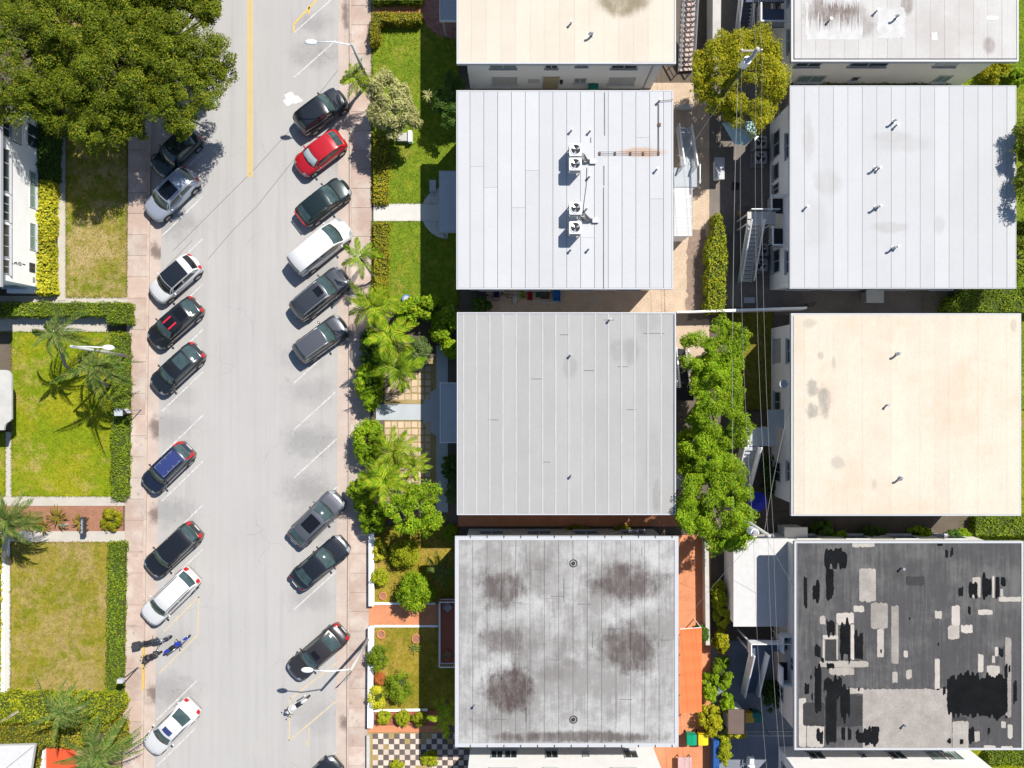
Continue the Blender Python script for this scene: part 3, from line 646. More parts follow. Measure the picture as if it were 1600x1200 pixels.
R2, wR2, RR2 = block('white flat roofed block with paired gooseneck vents', (1234,133.5,1588,451), 'stucco_white', 'roof_r2', 22.6, 'seam_mid', .020, trimw=.06, group=GB, trim='roof_r2', trims='', lap=False,
   vents=[(1396,190,'gooseneck'),(1399,197,'pipe'),(1367,263,'gooseneck'),(1372,264,'pipe'),(1368,324,'gooseneck'),(1373,323,'pipe'),(1395,387,'gooseneck'),(1400,386,'pipe'),(1259,324,'pipe')],
   wins=[('W',205,245,1.0,2.4,'glass',1),('W',256,281,1.0,2.2,'glass',0),('W',287,304,1.0,2.2,'glass',1),('W',390,426,1.0,2.4,'glass',1),('W',205,245,3.8,5.1,'glass',1),('W',390,426,3.8,5.1,'glass',1),('W',168,184,1.0,2.2,'glass',1)])
R3, wR3, RR3 = block('peach flat roofed block with a few grey roof patches', (1236,489.5,1595.5,806), 'stucco_white', 'roof_r3', 22.6, 'roof_r3', .004, trimw=.10, group=GB, trims='W', lap=False,
   vents=[(1402,552,'gooseneck'),(1406,746,'gooseneck'),(1385,633,'pipe')],
   wins=[('W',529,567,1.0,2.3,'blind',2),('W',612,644,1.0,2.3,'glass',1),('W',722,752,1.0,2.3,'glass',1),('W',529,567,3.8,5.0,'glass',1),('W',722,752,3.8,5.0,'glass',1)])
R4, wR4, RR4 = block('black roofed block patched in beige and tar', (1241,845.5,1598.5,1171.5), 'stucco_cream', 'roof_r4', 45, 'roof_r4', .003, lap=False, trimw=.13, group=GB,
   vents=[(1408,887,'pipe'),(1412,1132,'pipe')],
   wins=[('W',1071,1093,1.0,2.3,'glass',1),('W',880,910,1.0,2.3,'glass',1),('W',1030,1050,3.8,5.0,'glass',1)])
R5, wR5, RR5 = block('white block whose sunlit wall faces the black roofed block', (1249,1216,1602,1540), 'stucco_white', 'roof_r2', 22, group=GB,
   wins=[('N',1264,1287,.95,2.2,'glass',1),('N',1345,1353,1.3,2.0,'glass',0),('N',1390,1413,.95,2.2,'glass',1),('N',1452,1474,.9,2.3,'glass_green',1),('N',1478,1500,.9,2.3,'glass_green',1),('N',1264,1290,3.9,5.1,'glass',1),('N',1390,1415,3.9,5.1,'glass',1)])
W1, wW1, RW1 = block('white apartment block beside the yellow croton hedge', (-340,130,1.5,448), 'stucco_white', 'roof_c2', 22, group=GB,
   wins=[('E',268,325,1.25,2.0,'glass_green',2),('E',349,391,1.25,2.0,'glass_green',1),('E',232,300,4.3,5.15,'glass',2),('E',305,345,4.3,5.15,'glass',2),('E',350,402,4.3,5.15,'glass',2),('E',405,428,4.3,5.15,'glass',1),('E',195,232,.8,2.3,'glass',1),('E',186,214,4.3,5.2,'glass',1)])
# wall details
def wallbox(bld, name, x0, y0, z0, x1, y1, z1, mat, **kw):
    q = MB(); q.box(x0, y0, z0, x1, y1, z1); return q.build(name, M[mat], bld, **kw)
ys = wC1[1]; a, b = W(849,0,1.3).x, W(872,0,1.3).x
d = wallbox(C1, 'door', a, ys-.08, .15, b, ys-.002, 2.35, 'door_tan'); wallbox(C1, 'door_frame', a-.07, ys-.10, .15, a-.004, ys-.001, 2.43, 'trim_white'); wallbox(C1, 'door_frame', b+.004, ys-.10, .15, b+.07, ys-.001, 2.43, 'trim_white')
wallbox(C1, 'meter_box', b+.12, ys-.2, 1.4, b+.32, ys-.002, 1.8, 'metal_dark'); wallbox(C1, 'shutter', W(825,0,1.5).x, ys-.04, 1.2, W(843,0,1.5).x, ys-.002, 1.9, 'trim_white')
q = MB(); q.tube([(W(1015,0,3).x, ys-.06, 5.7), (W(1015,0,3).x, ys-.06, .1)], .05, 8); q.build('downpipe', M['metal_grey'], C1)
q = MB(); q.tube([(wC1[0]+.35, ys-.06, 1.2), (wC1[0]+.35, ys-.06, .1)], .05, 8); q.build('downpipe', M['metal_white'], C1)
# west block: shutter, house number, plaque, entrance reveal
xe1 = wW1[2]
sh = MB()
for i in range(12):
    y = W(0, 189+i*2.9, 3.6).y; sh.box(xe1+.01, y-.035, 2.95, xe1+.07, y+.03, 4.15)
sh.build('shutter', M['metal_white'], W1); wallbox(W1, 'shutter_opening', xe1+.001, W(0,224,3.5).y, 2.9, xe1+.008, W(0,186,3.5).y, 4.2, 'floor_dark')
def text3d(bld, txt, size, loc, rot, mat, name='house_number'):
    cu = bpy.data.curves.new('txt', 'FONT'); cu.body = txt; cu.size = size; cu.extrude = .012; cu.align_x = 'CENTER'; cu.align_y = 'CENTER'
    tmp = bpy.data.objects.new('txt', cu); COL.objects.link(tmp)
    dg = bpy.context.evaluated_depsgraph_get(); me = bpy.data.meshes.new_from_object(tmp.evaluated_get(dg)); bpy.data.objects.remove(tmp)
    me.materials.clear(); me.materials.append(mat)
    me.transform(Matrix.Translation(Vector(loc) - ORIG[bld.name]) @ Euler(rot).to_matrix().to_4x4())
    return link(name, me, bld)
for ch, z in (('7', 4.05), ('3', 3.58), ('0', 3.11), ('1', 2.64)):
    text3d(W1, ch, .50, (xe1+.02, W(0,413-(4.05-z)*1.5,3.3).y, z), (math.pi/2, 0, math.pi/2), M['metal_dark'])
wallbox(W1, 'plaque', xe1+.001, W(0,417.5,1.7).y, 1.35, xe1+.05, W(0,411,1.7).y, 2.0, 'metal_dark'); wallbox(W1, 'plaque', xe1+.001, W(0,425,1.7).y, 1.35, xe1+.05, W(0,418.5,1.7).y, 2.0, 'metal_dark')
wallbox(W1, 'louvre', xe1+.001, W(0,441,1.5).y, 1.35, xe1+.03, W(0,433,1.5).y, 1.6, 'metal_grey'); wallbox(W1, 'ledge', xe1-2.4, wW1[1]-.42, .1, xe1+.02, wW1[1]-.002, .75, 'stucco_white')
wallbox(W1, 'door', xe1-6, wW1[1]-.05, .15, xe1-2.6, wW1[1]-.002, 2.3, 'floor_dark')

# roof details: long dark split seams, rusty condensate line, patches
for (x, ya, yb) in ((944.5,141.5,212),(943.5,256,290),(943,290,451),(923,212,223),(1028.5,160,239)):
    p = W(x, ya, Z1); p2 = W(x, yb, Z1); q = MB(); q.box(p.x-.035, p2.y, Z1+.002, p.x+.035, p.y-.12, Z1+.014); q.build('split_seam', M['seam_dark'], RC2)
q = MB()
for dy in (-.08, .08):
    a = W(935,240,Z1); b = W(1029,239.5,Z1); q.tube([(a.x,a.y+dy,Z1+.12),(b.x,b.y+dy,Z1+.12)], .013, 6)
a = W(1029,159,Z1); b = W(1029,239,Z1); q.tube([(a.x,a.y,Z1+.12),(b.x,b.y,Z1+.12)], .018, 6); q.tube([(a.x,a.y,Z1+.12),(a.x+.9,a.y+.1,Z1+.12),(W(1051,154,Z1).x,a.y+.15,Z1+.12)], .02, 6)
for x in (937,961,985,1005,1029):
    c = W(x,240,Z1); q.box(c.x-.06, c.y-.11, Z1+.006, c.x+.06, c.y+.11, Z1+.10)
c = W(1030,195,Z1); q.box(c.x-.1, c.y-.1, Z1+.006, c.x+.1, c.y+.1, Z1+.10)
q.build('condensate_pipe', M['rust_pipe'], RC2)
def roofpatch(R, rect, mat, z, amp, n=5, name='roof_patch', streaky=False):
    x0,y0,x1,y1 = rect
    if mat in ('patch_beige', 'patch_beige_old', 'patch_black', 'patch_grey'):   # a coat whose rim thins out; 'edge' runs from 0 at the rim to 1 inside
        w = x1-x0; hh = y1-y0; k = max(6, int(w/1.25)); am = min(5.0, hh*.13) if streaky else min(.8, hh*.05); ct = cb = 0; band = min(5.0 if streaky else 2.2, hh*.3, w*.3)
        V_ = []; F_ = []; E_ = []
        for i in range(k+1):
            if i % 3 == 0: ct = random.uniform(-1, 1)*am*random.choice([1, 1, 1.9]); cb = random.uniform(-1, 1)*am*random.choice([1, 1, 1.9])
            rnd_ = am*1.6*max(0, abs(2*i/k-1)-.7)/.3; xx = x0+w*i/k; t_ = y0-ct+rnd_-(1 if streaky else .4); b_ = max(t_+3, y1+cb-rnd_+(1 if streaky else .4)); se = min(1, min(xx-x0, x1-xx)/band)
            for y_, e_ in ((t_, 0), (t_+min(band, (b_-t_)*.45), 1), (b_-min(band, (b_-t_)*.45), 1), (b_, 0)):
                v = W(xx, y_, Z1); V_.append((v.x, v.y, z)); E_.append(min(e_, se))
        for i in range(k):
            for j in range(3): F_.append((i*4+j, i*4+j+1, (i+1)*4+j+1, (i+1)*4+j))
        q = MB(); q.v = V_; q.f = F_; o = q.build(name, M[mat], R)
        at_ = o.data.attributes.new('edge', 'FLOAT', 'POINT'); at_.data.foreach_set('value', E_); return o
    pts = ragged(rectpx(*rect), n, amp)
    q = MB(); q.prism(pxpoly(pts, Z1), Z1+.001, z); return q.build(name, M[mat], R)
o4 = lambda a, b, c, d: (1200+a/4, 900+b/4, 1200+c/4, 900+d/4)
BEIGE = [(1331,846.8,1367,855),(1342,888,1369,940)] + [o4(*t) for t in ((640,165,750,330),(680,330,725,510),(768,185,818,550),(532,185,602,225),(322,250,360,305),(425,230,538,300),(515,300,540,522),(340,370,440,395),(340,395,355,530),(425,300,438,520),(320,530,630,570),(380,570,540,620),(845,465,876,507),(775,600,812,668),(860,585,900,640),(1040,515,1075,712),(1040,215,1088,265),(1145,185,1200,310),(1122,310,1198,395),(1203,305,1280,355),(1310,210,1405,243),(1275,5,1330,135),(1400,0,1415,135),(1440,130,1590,160),(1450,80,1470,132),(1480,385,1522,885),(1310,490,1348,600),(1398,500,1420,545),(1365,560,1450,640),(1415,445,1440,500),(590,705,1150,1083),(495,700,600,735),(1150,905,1255,1083),(190,760,240,1068),(240,930,352,1068),(1455,905,1487,950),(1495,925,1530,1015),(1280,970,1325,1032),(1347,1058,1425,1084),(1455,1063,1530,1086))]
for i, t_ in enumerate(BEIGE): roofpatch(RR4, t_, 'patch_beige_old' if (t_[2]-t_[0])*(t_[3]-t_[1]) > 1100 else 'patch_beige', Z1+.011+.0006*(i%5), 0.9, 2.6)
for i, t_ in enumerate(((358,395,430,530),(215,790,355,940),(352,740,592,940),(1155,880,1245,905),(860,0,980,60))): roofpatch(RR4, o4(*t_), 'patch_grey', Z1+.016+.0004*i, 1.6, 6)
BLACK = [(1286,857,1326,888),(1476,859,1482,870),(1484,857,1490,870),(1464,849,1473,852)] + [o4(*t) for t in ((220,0,248,180),(272,40,330,150),(355,-40,418,140),(1185,70,1225,132),(1245,28,1318,132),(1330,0,1405,135),(1418,10,1450,130),(1450,10,1490,60),(358,275,425,370),(442,290,520,525),(530,345,602,518),(285,430,335,512),(285,555,340,850),(340,630,470,745),(352,740,436,1058),(442,700,520,890),(225,660,262,735),(455,950,486,1026),(496,950,525,1026),(540,950,700,1052),(295,960,350,1042),(1110,612,1505,875),(1440,440,1475,502),(1530,650,1558,790),(1245,950,1295,1045),(1195,1015,1225,1048),(262,620,275,640),(640,940,700,975),(1500,560,1516,600),(700,460,712,474),(560,700,574,716),(1090,690,1112,740),(1480,870,1500,890),(600,1010,640,1060),(330,505,352,540),(270,735,282,770),(1060,420,1070,432),(880,260,890,270),(1115,1015,1147,1045),(1248,185,1268,235),(1370,945,1390,985),(360,540,420,585),(1475,555,1500,640))]
for i, t_ in enumerate(BLACK): roofpatch(RR4, t_, 'patch_black', Z1+.021+.0005*(i%6), 1.5, 4, 'tar_patch', True)
# white drip edge round the brown stain, bright recoated patch
def fingers(xa, xb, ybase, yfun, step=2.2):
    pts = [(xa, ybase)]; x = xa
    while x < xb: pts.append((x, yfun(x, True))); pts.append((x+step*.35, yfun(x, True))); pts.append((x+step*.6, yfun(x, False))); x += step
    return pts + [(xb, ybase)]
low = fingers(1261, 1347, 62, lambda x, up: (random.uniform(28, 44) if random.random() < .7 else 20) + (x-1261)*-.05 if up else random.uniform(47, 57) - (x-1261)*.06)
q = MB(); q.prism(pxpoly(low, Z1), Z1+.001, Z1+.009); q.build('coating_drip', M['patch_grey_white'], RR1)
top = fingers(1286, 1349, -20, lambda x, up: random.uniform(4, 17) if up else random.uniform(-6, 3))
q = MB(); q.prism(pxpoly(top, Z1), Z1+.001, Z1+.009); q.build('coating_drip', M['patch_grey_white'], RR1)
q = MB(); q.prism(pxpoly(ragged(rectpx(1259,4,1263,56), 4, 1), Z1), Z1+.001, Z1+.0095); q.build('coating_drip', M['patch_grey_white'], RR1)
roofpatch(RR1, (1371,12,1414,60), 'patch_grey_white', Z1+.0105, 2.0, 3); roofpatch(RR1, (1541,25,1560,31), 'patch_white', Z1+.0105, 1, 6); roofpatch(RR1, (1455,50,1465,62), 'patch_white', Z1+.0105, 1.5, 4)
for (x, y, L) in ((875,523,16),(943,500,17),(830,592,20),(762,656,18),(980,640,15),(848,722,12),(965,573,16),(912,579,18),(1005,521,34)):
    a = W(x, y, Z1); q = MB(); q.box(a.x, a.y-.02, Z1+.004, a.x+L/24, a.y+.02, Z1+.012); q.build('lap_crack', M['seam_dark'], RC3)
for (x, y, L, v) in ((822,1060,70,1),(822,850,30,1),(881,904,38,1),(948,982,24,0),(968,1093,20,0),(903,944,22,0),(860,932,22,0),(859,1031,16,0),(926,987,26,1),(822,1106,38,1),(770,1124,22,0),(800,942,16,0),(1030,1000,18,0),(798,1022,16,0),(1003,855,14,1)):
    a = W(x, y, Z1); q = MB()
    if v: q.box(a.x-.02, a.y-L/24, Z1+.006, a.x+.02, a.y, Z1+.014)
    else: q.box(a.x, a.y-.02, Z1+.006, a.x+L/24, a.y+.02, Z1+.014)
    q.build('lap_crack', M['seam_dark'], RC4)
for R, x0, x1, y, n in ((RC4, 735, 1050, 1166, 13), (RC4, 735, 1050, 839.2, 13)):   # gutter brackets
    q = MB()
    for i in range(n):
        c = W(x0+(x1-x0)*i/(n-1), y, Z1); q.box(c.x-.03, c.y-.05, Z1+.046, c.x+.03, c.y+.12, Z1+.07)
    q.build('gutter_bracket', M['metal_dark'], R)
# inner dark gutter lines along some roof edges
for R, rc in ((RC4, (714.5,842,717,1163)), (RR1, (1239.5,-230,1241.5,92)), (RR1, (1240,91.2,1588,93)), (RR3, (1238.6,493,1240,803)), (RR4, (1245,849,1246.6,1168)), (RC3, (1052,492,1053.4,800)), (RR4, (1245,847.5,1594,848.8)), (RC1, (985,97,1054,98.4))):
    a = W(rc[0], rc[3], Z1); b = W(rc[2], rc[1], Z1); q = MB(); q.box(a.x, a.y, Z1+.002, b.x, b.y, Z1+.016); q.build('gutter_channel', M['seam_dark'], R)

# ---- porches and canopies attached to fronts
def canopy(bld, rect, z, mat, edge, name='entrance_canopy', lip=.05):
    A = W(rect[0], rect[3], z); B = W(rect[2], rect[1], z); q = MB(); q.box(A.x, A.y, z-.18, B.x, B.y, z); o = q.build(name, M[mat], bld)
    e = MB(); e.box(A.x-.05, A.y, z-.2, A.x-.002, B.y, z+lip).box(A.x-.05, A.y-.05, z-.2, B.x, A.y-.002, z+lip).box(A.x-.05, B.y+.002, z-.2, B.x, B.y+.05, z+lip); e.build('edge', M[edge], o)
    for yy in (A.y+.15, B.y-.15):
        c = MB(); c.box(A.x+.10, yy-.06, .1, A.x+.22, yy+.06, z-.181); c.build('post', M['trim_white'], o)
canopy(C2, (687,268,722,362), 3.0, 'path_blue', 'path_blue', lip=.012); canopy(C3, (688.5,599,722,691), 3.0, 'path_blue', 'metal_white', lip=.06)
canopy(C1, (688,-40,722,32), 3.0, 'path_blue', 'metal_white', lip=.08)
# ------------------------------------------------------------------ vegetation
def leaf_arrays(C, Nn, size, aspect=0.55, r=None):
    """kite-shaped leaves: centres C, normals Nn, lengths size -> verts (4N,3)"""
    r = r or rng; n = len(C)
    Nn = Nn/np.maximum(np.linalg.norm(Nn, axis=1, keepdims=True), 1e-6)
    h = r.normal(size=(n, 3)); a = np.cross(Nn, h); a /= np.maximum(np.linalg.norm(a, axis=1, keepdims=True), 1e-6); b = np.cross(Nn, a)
    L = size[:, None]; V = np.empty((n, 4, 3))
    V[:, 0] = C - a*L*.5; V[:, 2] = C + a*L*.5
    V[:, 1] = C + b*L*aspect*.5 + a*L*.05 + Nn*L*.06; V[:, 3] = C - b*L*aspect*.5 + a*L*.05 + Nn*L*.06
    return V.reshape(-1, 3)
def leafmesh(name, V, mat):
    n = len(V)//4; me = bpy.data.meshes.new(name); me.vertices.add(len(V)); me.vertices.foreach_set('co', np.ascontiguousarray(V, dtype=np.float32).ravel())
    me.loops.add(4*n); me.loops.foreach_set('vertex_index', np.arange(4*n, dtype=np.int32)); me.polygons.add(n)
    me.polygons.foreach_set('loop_start', np.arange(0, 4*n, 4, dtype=np.int32)); me.polygons.foreach_set('loop_total', np.full(n, 4, dtype=np.int32))
    me.materials.append(mat); me.update(calc_edges=True); return me
def crown_leaves(radii, ncl, lpc, clr, leaf, lower=-0.25, flat=0.6, irregular=0.25, aspect=.55, seed=0):
    """clusters of leaves through an ellipsoid shell; returns leaf verts and cluster centres (local, crown centre at origin)"""
    r = np.random.default_rng(seed); R = np.array(radii)
    d = r.normal(size=(ncl*3, 3)); d /= np.linalg.norm(d, axis=1, keepdims=True); d = d[d[:, 2] > lower][:ncl]
    ph = r.uniform(0, 6.28, 6)
    az = np.arctan2(d[:, 1], d[:, 0]); lump = 1 + irregular*(np.sin(2*az+ph[0])*.4 + np.sin(3*az+ph[1])*.35 + np.sin(5*az+ph[2])*.3 + np.sin(4*d[:, 2]+ph[3])*.25)
    rad = r.uniform(.45, 1.0, len(d))**.55 * lump
    CC = d*rad[:, None]*R
    cs = clr*r.uniform(.65, 1.35, len(CC))
    k = r.poisson(lpc, len(CC)); idx = np.repeat(np.arange(len(CC)), k); n = len(idx)
    e = r.normal(size=(n, 3)); e[:, 2] = np.where(r.uniform(size=n) < .82, np.abs(e[:, 2]), e[:, 2]); e /= np.linalg.norm(e, axis=1, keepdims=True)
    wob = 1 + .16*np.sin(4*np.arctan2(e[:, 1], e[:, 0]) + idx*1.7) + .12*np.sin(7*e[:, 2] + idx)
    P = CC[idx] + e*(cs[idx]*wob*r.uniform(.62, 1.06, n))[:, None]*np.array([1, 1, flat])
    Nn = e*.9 + np.array([0, 0, .55]) + r.normal(size=(n, 3))*.42
    return leaf_arrays(P, Nn, leaf*r.uniform(.6, 1.35, n), aspect, r), CC
def tree(px, py, z, radii, label, leafm, ncl, lpc, clr, leaf, seed, trunk=.18, name='tree', cat='tree', group=None, base=None, bark='bark', limbs=9, lower=-.25, flat=.6, irregular=.25, aspect=.55):
    c = W(px, py, z); b = base or (c.x, c.y)
    t = thing(name, (b[0], b[1], 0.05), label, cat, group)
    V, CC = crown_leaves(radii, ncl, lpc, clr, leaf, lower, flat, irregular, aspect, seed)
    off = np.array([c.x-b[0], c.y-b[1], z-.05])
    me = leafmesh('crown', V + off, M[leafm]); link('crown', me, t)
    r_ = random.Random(seed); m = MB(); top = Vector((off[0], off[1], off[2]-radii[2]*.15)); fork = Vector((off[0]*.55, off[1]*.55, max(.5, off[2]-radii[2]*.75)))
    m.tube([(0,0,-.15), (off[0]*.2, off[1]*.2, fork.z*.5), fork, (fork+top)/2, top], [trunk*1.35, trunk, trunk*.85, trunk*.5, trunk*.2], 9)
    sel = CC[np.random.default_rng(seed).choice(len(CC), min(limbs, len(CC)), replace=False)]
    for q in sel:
        e = Vector(q) + Vector(off); mid = fork.lerp(e, .5) + Vector((0,0,-.12*radii[2])); m.tube([fork, mid, e], [trunk*.55, trunk*.36, trunk*.12], 6)
    m.build('trunk', M[bark], t, smooth=True, local=True)
    return t
def bush(px, py, rpx, label, leafm, hgt=None, seed=0, leaf=.11, dens=1.0, group=None, ry=None, name='bush', z0=.1, clr=None, aspect=.55, flat=.85):
    rx = rpx/PXM; ryy = (ry or rpx)/PXM; h = hgt or rx*1.5; c = W(px, py, z0+h*.55)
    t = thing(name, (c.x, c.y, z0), label, 'bush', group)
    area = rx*ryy; n = int(46*max(.6, area)*dens)
    V, CC = crown_leaves((rx*.92, ryy*.92, h*.5), max(30, n), 105, (clr or max(.14, .20*min(rx, ryy)+.08)), leaf*.85, -.75, flat, .12, aspect, seed)
    V[:, 2] = np.maximum(V[:, 2] + h*.52, .0)
    link('foliage', leafmesh('foliage', V, M[leafm]), t)
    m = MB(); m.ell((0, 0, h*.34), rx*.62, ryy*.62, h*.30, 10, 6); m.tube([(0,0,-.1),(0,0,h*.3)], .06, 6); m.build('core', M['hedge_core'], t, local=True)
    return t
def hedge(poly, h, label, leafm, dens=190, leaf=.12, z0=.1, seed=1, name='hedge', group=None, sides=True, rough=.06, cat='hedge'):
    """clipped hedge: dark core with leaves over top and sides; poly in photo pixels at the hedge top"""
    P = [W(a, b, h) for a, b in poly]; r = np.random.default_rng(seed)
    cx = sum(p.x for p in P)/len(P); cy = sum(p.y for p in P)/len(P)
    t = thing(name, (cx, cy, z0), label, cat, group)
    loc = [(p.x-cx, p.y-cy) for p in P]; n = len(loc)
    ar = sum(loc[k][0]*loc[(k+1)%n][1]-loc[(k+1)%n][0]*loc[k][1] for k in range(n))
    if ar < 0: loc = loc[::-1]
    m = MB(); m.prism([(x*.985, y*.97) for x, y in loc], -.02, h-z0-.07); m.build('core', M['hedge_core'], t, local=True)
    A = np.array(loc); mn, mx = A.min(0), A.max(0); box = np.prod(mx-mn); N = int(box*dens)
    Q = r.uniform(mn, mx, (N, 2)); ins = np.zeros(N, bool)
    for k in range(n):
        x1, y1 = loc[k]; x2, y2 = loc[(k+1)%n]
        c = ((y1 > Q[:, 1]) != (y2 > Q[:, 1])); xi = (x2-x1)*(Q[:, 1]-y1)/((y2-y1) if abs(y2-y1) > 1e-9 else 1e-9)+x1
        ins ^= c & (Q[:, 0] < xi)
    Q = Q[ins]
    bumpy = .09*np.sin(Q[:, 0]*3.1+1)*np.sin(Q[:, 1]*2.7) + .05*np.sin(Q[:, 0]*7.3)*np.sin(Q[:, 1]*6.1+2) + rough*r.normal(size=len(Q))
    C1_ = np.column_stack([Q, np.full(len(Q), h-z0) + bumpy]); N1 = np.column_stack([r.normal(size=(len(Q), 2))*.45, np.ones(len(Q))])
    Cs = [C1_]; Ns = [N1]
    if sides:
        for k in range(n):
            a = np.array(loc[k]); b = np.array(loc[(k+1)%n]); L = np.linalg.norm(b-a); q = int(L*(h-z0)*dens*.8)
            if q < 1: continue
            u = r.uniform(0, 1, q); zz = r.uniform(0, h-z0, q); nn = np.array([(b-a)[1], -(b-a)[0]])/max(L, 1e-6)
            pt = a + (b-a)*u[:, None] + nn*(r.normal(size=(q, 1))*.05+.03+.05*np.sin((u*L*2.6+k)[:, None])+.04*np.sin((u*L*6.1+2*k)[:, None]))
            Cs.append(np.column_stack([pt, zz])); Ns.append(np.column_stack([np.tile(nn, (q, 1))+r.normal(size=(q, 2))*.4, r.normal(size=q)*.4+.35]))
    C = np.vstack(Cs); Nn = np.vstack(Ns)
    link('foliage', leafmesh('foliage', leaf_arrays(C, Nn, leaf*r.uniform(.6, 1.4, len(C)), .6, r), M[leafm]), t)
    return t
# ---- palms
def frond_mesh(name, mat, droop=.55, lift=.35, n=24, seed=0, width=.30, thin=.030):
    r = random.Random(seed); m = MB(); pts = [(x, 0, lift*x - (lift+droop)*x*x) for x in [i/10 for i in range(11)]]
    m.tube(pts, [.016*(1-.8*i/10) for i in range(11)], 4)
    at = lambda x: Vector((x, 0, lift*x-(lift+droop)*x*x))
    for i in range(n):
        x = .12 + .88*i/(n-1); p = at(x); L = width*math.sin(math.pi*min(1, .18+.80*x))**.7*(1.05 if x < .9 else .8)
        for sgn in (-1, 1):
            a = math.radians(52-22*x + r.uniform(-6, 6)); d = Vector((math.cos(a), sgn*math.sin(a), -.28+r.uniform(-.15,.1))).normalized()
            q = Vector((-d.y, d.x, 0))*thin*.5; tip = p + d*L; mid = p + d*L*.5 + Vector((0,0,.02))
            i0 = len(m.v); m.v += [tuple(p-q*.6), tuple(p+q*.6), tuple(mid+q), tuple(tip), tuple(mid-q)]; m.f.append((i0, i0+1, i0+2, i0+3, i0+4))
    return m.mesh(name, mat)
FM = {k: [frond_mesh('frond', M[k], d, l, 24, i, w) for i, (d, l, w) in enumerate(((.5,.35,.30),(.75,.25,.28),(.3,.5,.30),(1.0,.15,.26)))] for k in ('leaf_palm','leaf_palm_y','leaf_palm_d')}
FM['coco'] = [frond_mesh('frond', M['leaf_palm_d'], d, l, 26, 20+i, w, .034) for i, (d, l, w) in enumerate(((.9,.3,.26),(1.2,.2,.24),(.6,.5,.26),(1.4,.1,.22)))]
def palm(px, py, z, length, nf, label, kind='leaf_palm', base=None, trunk=.12, seed=0, group=None, bark='bark_pale', name='palm_tree', crownshaft=False):
    r = random.Random(seed); c = W(px, py, z); b = base or (c.x, c.y); t = thing(name, (b[0], b[1], .08), label, 'palm', group)
    top = Vector((c.x-b[0], c.y-b[1], z-.08)); m = MB()
    m.tube([(0,0,-.15), (top.x*.25, top.y*.25, top.z*.4), (top.x*.7, top.y*.7, top.z*.75), top], [trunk*1.3, trunk, trunk*.85, trunk*.7], 10); m.build('trunk', M[bark], t, smooth=True, local=True)
    for i in range(nf):
        a = 2*math.pi*i*0.381966 + r.uniform(-.2, .2); v = i/nf; me = FM[kind][(0 if v < .35 else 1 if v < .75 else 2) if kind != 'coco' else r.choice([0,1,2,3])]
        o = link('frond', me, t); o.location = top; s = length*r.uniform(.82, 1.12)
        tilt = r.uniform(-.25, .12) if v < .7 else r.uniform(-1.0, -.55)
        o.rotation_euler = Euler((r.uniform(-.25,.25), tilt, a), 'XYZ'); o.scale = (s, s, s)
    return t
def strap_leaf(mat, droop=.5, w=.09, n=6, name='leaf'):
    m = MB(); rows = []
    for i in range(n+1):
        x = i/n; ww = w*(math.sin(math.pi*(.15+.85*x))**.6 if x < 1 else .02); z = .7*x-(.7+droop)*x*x*.8; rows.append([(x, -ww/2, z), (x, 0, z-.02), (x, ww/2, z)])
    return m.grid(rows).mesh(name, mat)
SL = {k: strap_leaf(M[k], d, w) for k, d, w in (('leaf_brom',.3,.13),('leaf_pale',.35,.11),('leaf_palm_d',.3,.10),('leaf_palm',.4,.09),('leaf_lime',.3,.10))}
def rosette(px, py, length, n, label, mat, z=.1, seed=0, group=None, h=.3, name='spiky_plant', parent=None, up=.5):
    r = random.Random(seed); c = W(px, py, z+h); t = thing(name, (c.x, c.y, z), label, 'plant', group)
    m = MB(); m.tube([(0,0,-.05),(0,0,h+.04)], [.07,.05], 7); m.build('stem', M['bark'], t, local=True)
    for i in range(n):
        o = link('leaf', SL[mat], t); s = length*r.uniform(.7, 1.1); o.location = (0, 0, h)
        o.rotation_euler = (r.uniform(-.2,.2), r.uniform(-up, .15), 2*math.pi*i*.381966+r.uniform(-.2,.2)); o.scale = (s, s, s)
    return t

# big spreading trees over the road and the white block
GT = 'broad spreading street trees'
tree(282, 84, 6.4, (3.6,4.4,2.4), 'spreading tree whose crown reaches out over the parked cars', 'leaf_ficus', 150, 520, .62, .125, 11, .30, group=GT, base=tuple(W(226,84)[:2]), limbs=40, irregular=.22)
tree(165, 92, 6.8, (4.2,5.0,2.5), 'spreading tree over the dry lawn strip', 'leaf_ficus', 165, 520, .64, .125, 12, .32, group=GT, base=tuple(W(200,110)[:2]), limbs=40, irregular=.4)
tree(45, 70, 6.6, (4.0,5.0,2.5), 'spreading tree hanging over the white block roof corner', 'leaf_ficus', 155, 520, .64, .125, 13, .30, group=GT, base=tuple(W(125,85)[:2]), limbs=40, irregular=.4)
tree(150, 180, 5.2, (4.4,1.8,1.8), 'lower leafy tree shading the bed below the spreading crowns', 'leaf_ficus', 95, 430, .56, .125, 14, .22, group=GT, base=tuple(W(160,195)[:2]), limbs=26, irregular=.4)
tree(200, -60, 6.8, (6.5,4.5,2.6), 'spreading tree at the far end of the dry lawn', 'leaf_ficus', 150, 420, .75, .14, 15, .34, group=GT, base=tuple(W(190,-30)[:2]), limbs=30)
